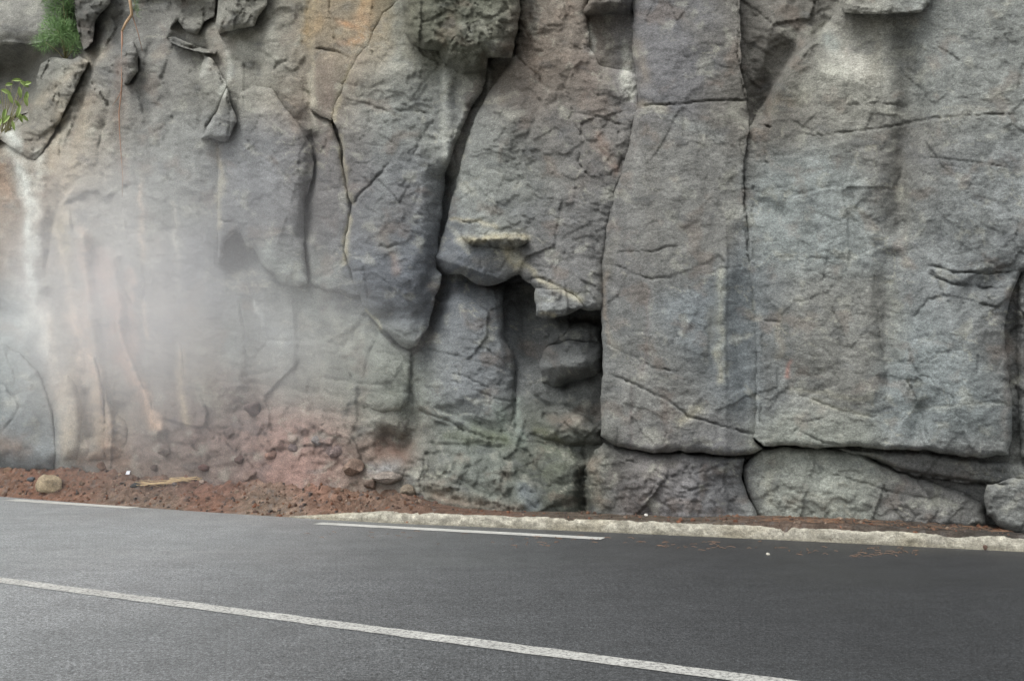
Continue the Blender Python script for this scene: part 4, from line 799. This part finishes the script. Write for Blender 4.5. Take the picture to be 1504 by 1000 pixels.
child('foliage', V, Fc, GRS, e, False); v_, f_ = join(stems); child('stem', v_, f_, STEM, e)
e2 = empty('feathery_plant', tp(197,5), 'single thin green sprig beside the hanging root at the top edge', 'plant'); V = []; Fc = []
for _ in range(150):
    t = r.random(); p = Vector(snap(194+8*t+r.normal()*2.2, ry-.02+r.normal()*.04, v=-25+48*t+r.normal()*3)); d = Vector((r.normal(), r.normal(), r.normal()+.6)).normalized(); s = d.cross(Vector((r.normal(), r.normal(), 1))).normalized()*.003; b_ = len(V); V += [p-s, p+s, p+d*.09]; Fc += [(b_, b_+1, b_+2)]
child('foliage', V, Fc, GRS, e2, False); v_, f_ = tube([snap(192,ry,v=-40), snap(197,ry-.02,v=-5), snap(201,ry,v=26)], [.006,.005,.003]); child('stem', v_, f_, STEM, e2)
# leafy plant at the left edge
LEAF = flatmat('bright_leaf', (.22,.34,.08), (.44,.56,.20), 5, .55)
ly = float(ynom(20))+.25
def lp(a, b, dy=0): return snap(a, ly+dy, v=b)
e = empty('leafy_plant', lp(5,190), 'small plant with drooping bright yellow-green leaves at the left edge', 'plant')
leaves = [(18,118,16,4,-10),(30,120,14,5,25),(2,132,16,5,15),(12,138,14,5,60),(36,124,12,5,-30),(28,128,15,5,80),(40,135,14,5,100),(36,142,13,5,70),(30,155,17,5,110),(26,165,15,5,60),(8,160,16,5,105),(14,170,14,5,140),(2,175,16,5,120),(32,170,12,4,30),(18,178,12,4,75),(-10,140,16,5,40),(-14,165,16,5,100),(-20,125,16,5,10),(8,125,12,4,-20),(22,148,12,4,45)]
stems = []
for i, (a, b, L, w, ang) in enumerate(leaves):
    t0 = math.radians(ang); V = []; Fc = []; n = 8; dz = random.uniform(-.12,.12)
    for k in range(n+1):
        t = k/n; hw = w*.62*math.sin(math.pi*min(1,t*.93+.07))**.8; cx = a+math.cos(t0)*L*t; cy = b+math.sin(t0)*L*t+3*t*t; nx, ny = -math.sin(t0), math.cos(t0); bend = .10*t*t-.05
        V += [lp(cx+nx*hw, cy+ny*hw, dz+bend-.02), lp(cx, cy, dz+bend+.006), lp(cx-nx*hw, cy-ny*hw, dz+bend-.02)]
    for k in range(n): Fc += [(3*k,3*k+1,3*k+4,3*k+3),(3*k+1,3*k+2,3*k+5,3*k+4)]
    o = child('leaf', V, Fc, LEAF, e)
    stems.append(tube([lp(2+i%3*6,195,.05), lp((a+4)/2+2,(b+195)/2,.06), lp(a,b,dz-.02)], [.008,.006,.003], 5))
v_, f_ = join(stems); child('stem', v_, f_, STEM, e)

# ------------------------------------------------------------------ steam rising off the warm rock at the left
def steam(name, label, cu_, cv_, yo, rx, ry_, rz, dens, lo, seed, rot=0):
    import bmesh
    p = snap(cu_, float(ynom(cu_))-yo, v=cv_); bm = bmesh.new(); bmesh.ops.create_icosphere(bm, subdivisions=4, radius=1)
    V = [tuple(w.co) for w in bm.verts]; Fc = [tuple(x.index for x in f.verts) for f in bm.faces]; bm.free()
    m = bpy.data.materials.new('steam'); m.use_nodes = True; nt = m.node_tree; nt.nodes.clear()
    o_ = N(nt, 'ShaderNodeOutputMaterial'); pv_ = N(nt, 'ShaderNodeVolumePrincipled'); pv_.inputs['Color'].default_value = (.97,.97,.98,1); pv_.inputs['Anisotropy'].default_value = .15
    P = N(nt, 'ShaderNodeTexCoord').outputs['Object']; ln = N(nt, 'ShaderNodeVectorMath', operation='LENGTH'); nt.links.new(P, ln.inputs[0])
    fall = rng(nt, ln.outputs['Value'], 1, 0, .15, .98); sq = N(nt, 'ShaderNodeMath', operation='POWER'); sq.inputs[1].default_value = 1.5; nt.links.new(fall, sq.inputs[0])
    mp = N(nt, 'ShaderNodeMapping'); mp.inputs['Location'].default_value = (seed, seed*.7, 0); mp.inputs['Rotation'].default_value = (0, .35, 0); mp.inputs['Scale'].default_value = (1.5*rx/2, 1*ry_, .8*rz/2); nt.links.new(P, mp.inputs[0])
    n = N(nt, 'ShaderNodeTexNoise', Scale=1.7, Detail=3, Roughness=.55, Distortion=.6); nt.links.new(mp.outputs[0], n.inputs['Vector']); w = rng(nt, n.outputs['Fac'], .12, 1, lo, lo+.42)
    a = N(nt, 'ShaderNodeMath', operation='MULTIPLY'); nt.links.new(sq.outputs[0], a.inputs[0]); nt.links.new(w, a.inputs[1])
    b = N(nt, 'ShaderNodeMath', operation='MULTIPLY'); nt.links.new(a.outputs[0], b.inputs[0]); b.inputs[1].default_value = dens
    nt.links.new(b.outputs[0], pv_.inputs['Density']); nt.links.new(pv_.outputs[0], o_.inputs['Volume'])
    o = mesh_obj(name, V, Fc, m); o.location = p; o.scale = (rx, ry_, rz); o.rotation_euler = (0, rot, -.4); tag(o, label, kind='stuff')
steam('steam', 'thin white steam drifting up the left part of the cliff', 150, 430, .8, 3.9, .8, 3.0, .75, .28, 3.0)
steam('steam', 'faint wisp of steam in front of the lower wall left of the tongue', 455, 500, .6, 2.1, .5, 1.25, .75, .28, 8.0)

steam('steam', 'broad thin veil of steam spreading over the left third of the cliff', 215, 470, 1.3, 5.4, .9, 3.2, .50, .12, 15.0)

# ------------------------------------------------------------------ light, sky, camera
w = bpy.data.worlds.new('World'); S.world = w; w.use_nodes = True; nt = w.node_tree; bg = nt.nodes['Background']
sky = nt.nodes.new('ShaderNodeTexSky'); sky.sky_type = 'NISHITA'; sky.sun_disc = False
EL, AZ = math.radians(58), math.radians(222)      # azimuth measured clockwise from +Y: behind and to the left of the camera
sky.sun_elevation = EL; sky.sun_rotation = AZ; sky.dust_density = 3; sky.air_density = 1.0
hs = nt.nodes.new('ShaderNodeHueSaturation'); hs.inputs['Saturation'].default_value = .20
nt.links.new(sky.outputs[0], hs.inputs['Color']); nt.links.new(hs.outputs[0], bg.inputs['Color']); bg.inputs['Strength'].default_value = .13
sl = bpy.data.lights.new('sun', 'SUN'); sl.energy = 1.1; sl.angle = math.radians(25); sl.color = (1,.985,.95)
so = bpy.data.objects.new('sun', sl); C.objects.link(so); d = Vector((math.sin(AZ)*math.cos(EL), math.cos(AZ)*math.cos(EL), math.sin(EL))); so.rotation_euler = d.to_track_quat('Z', 'Y').to_euler()
cam = bpy.data.cameras.new('camera'); co = bpy.data.objects.new('camera', cam); C.objects.link(co); co.location = (0,0,EYE); co.rotation_euler = (math.radians(90),0,0)
cam.sensor_width = 36; cam.lens = 36*F/1504.; cam.shift_y = 120/1504.; cam.clip_end = 3000; cam.clip_start = .05; S.camera = co
vs_ = S.view_settings; vs_.view_transform = 'Standard'; vs_.look = 'None'; vs_.exposure = 0.90; vs_.gamma = 1
S.cycles.filter_width = 1.5; S.cycles.volume_bounces = 3; S.cycles.volume_step_rate = 1.5
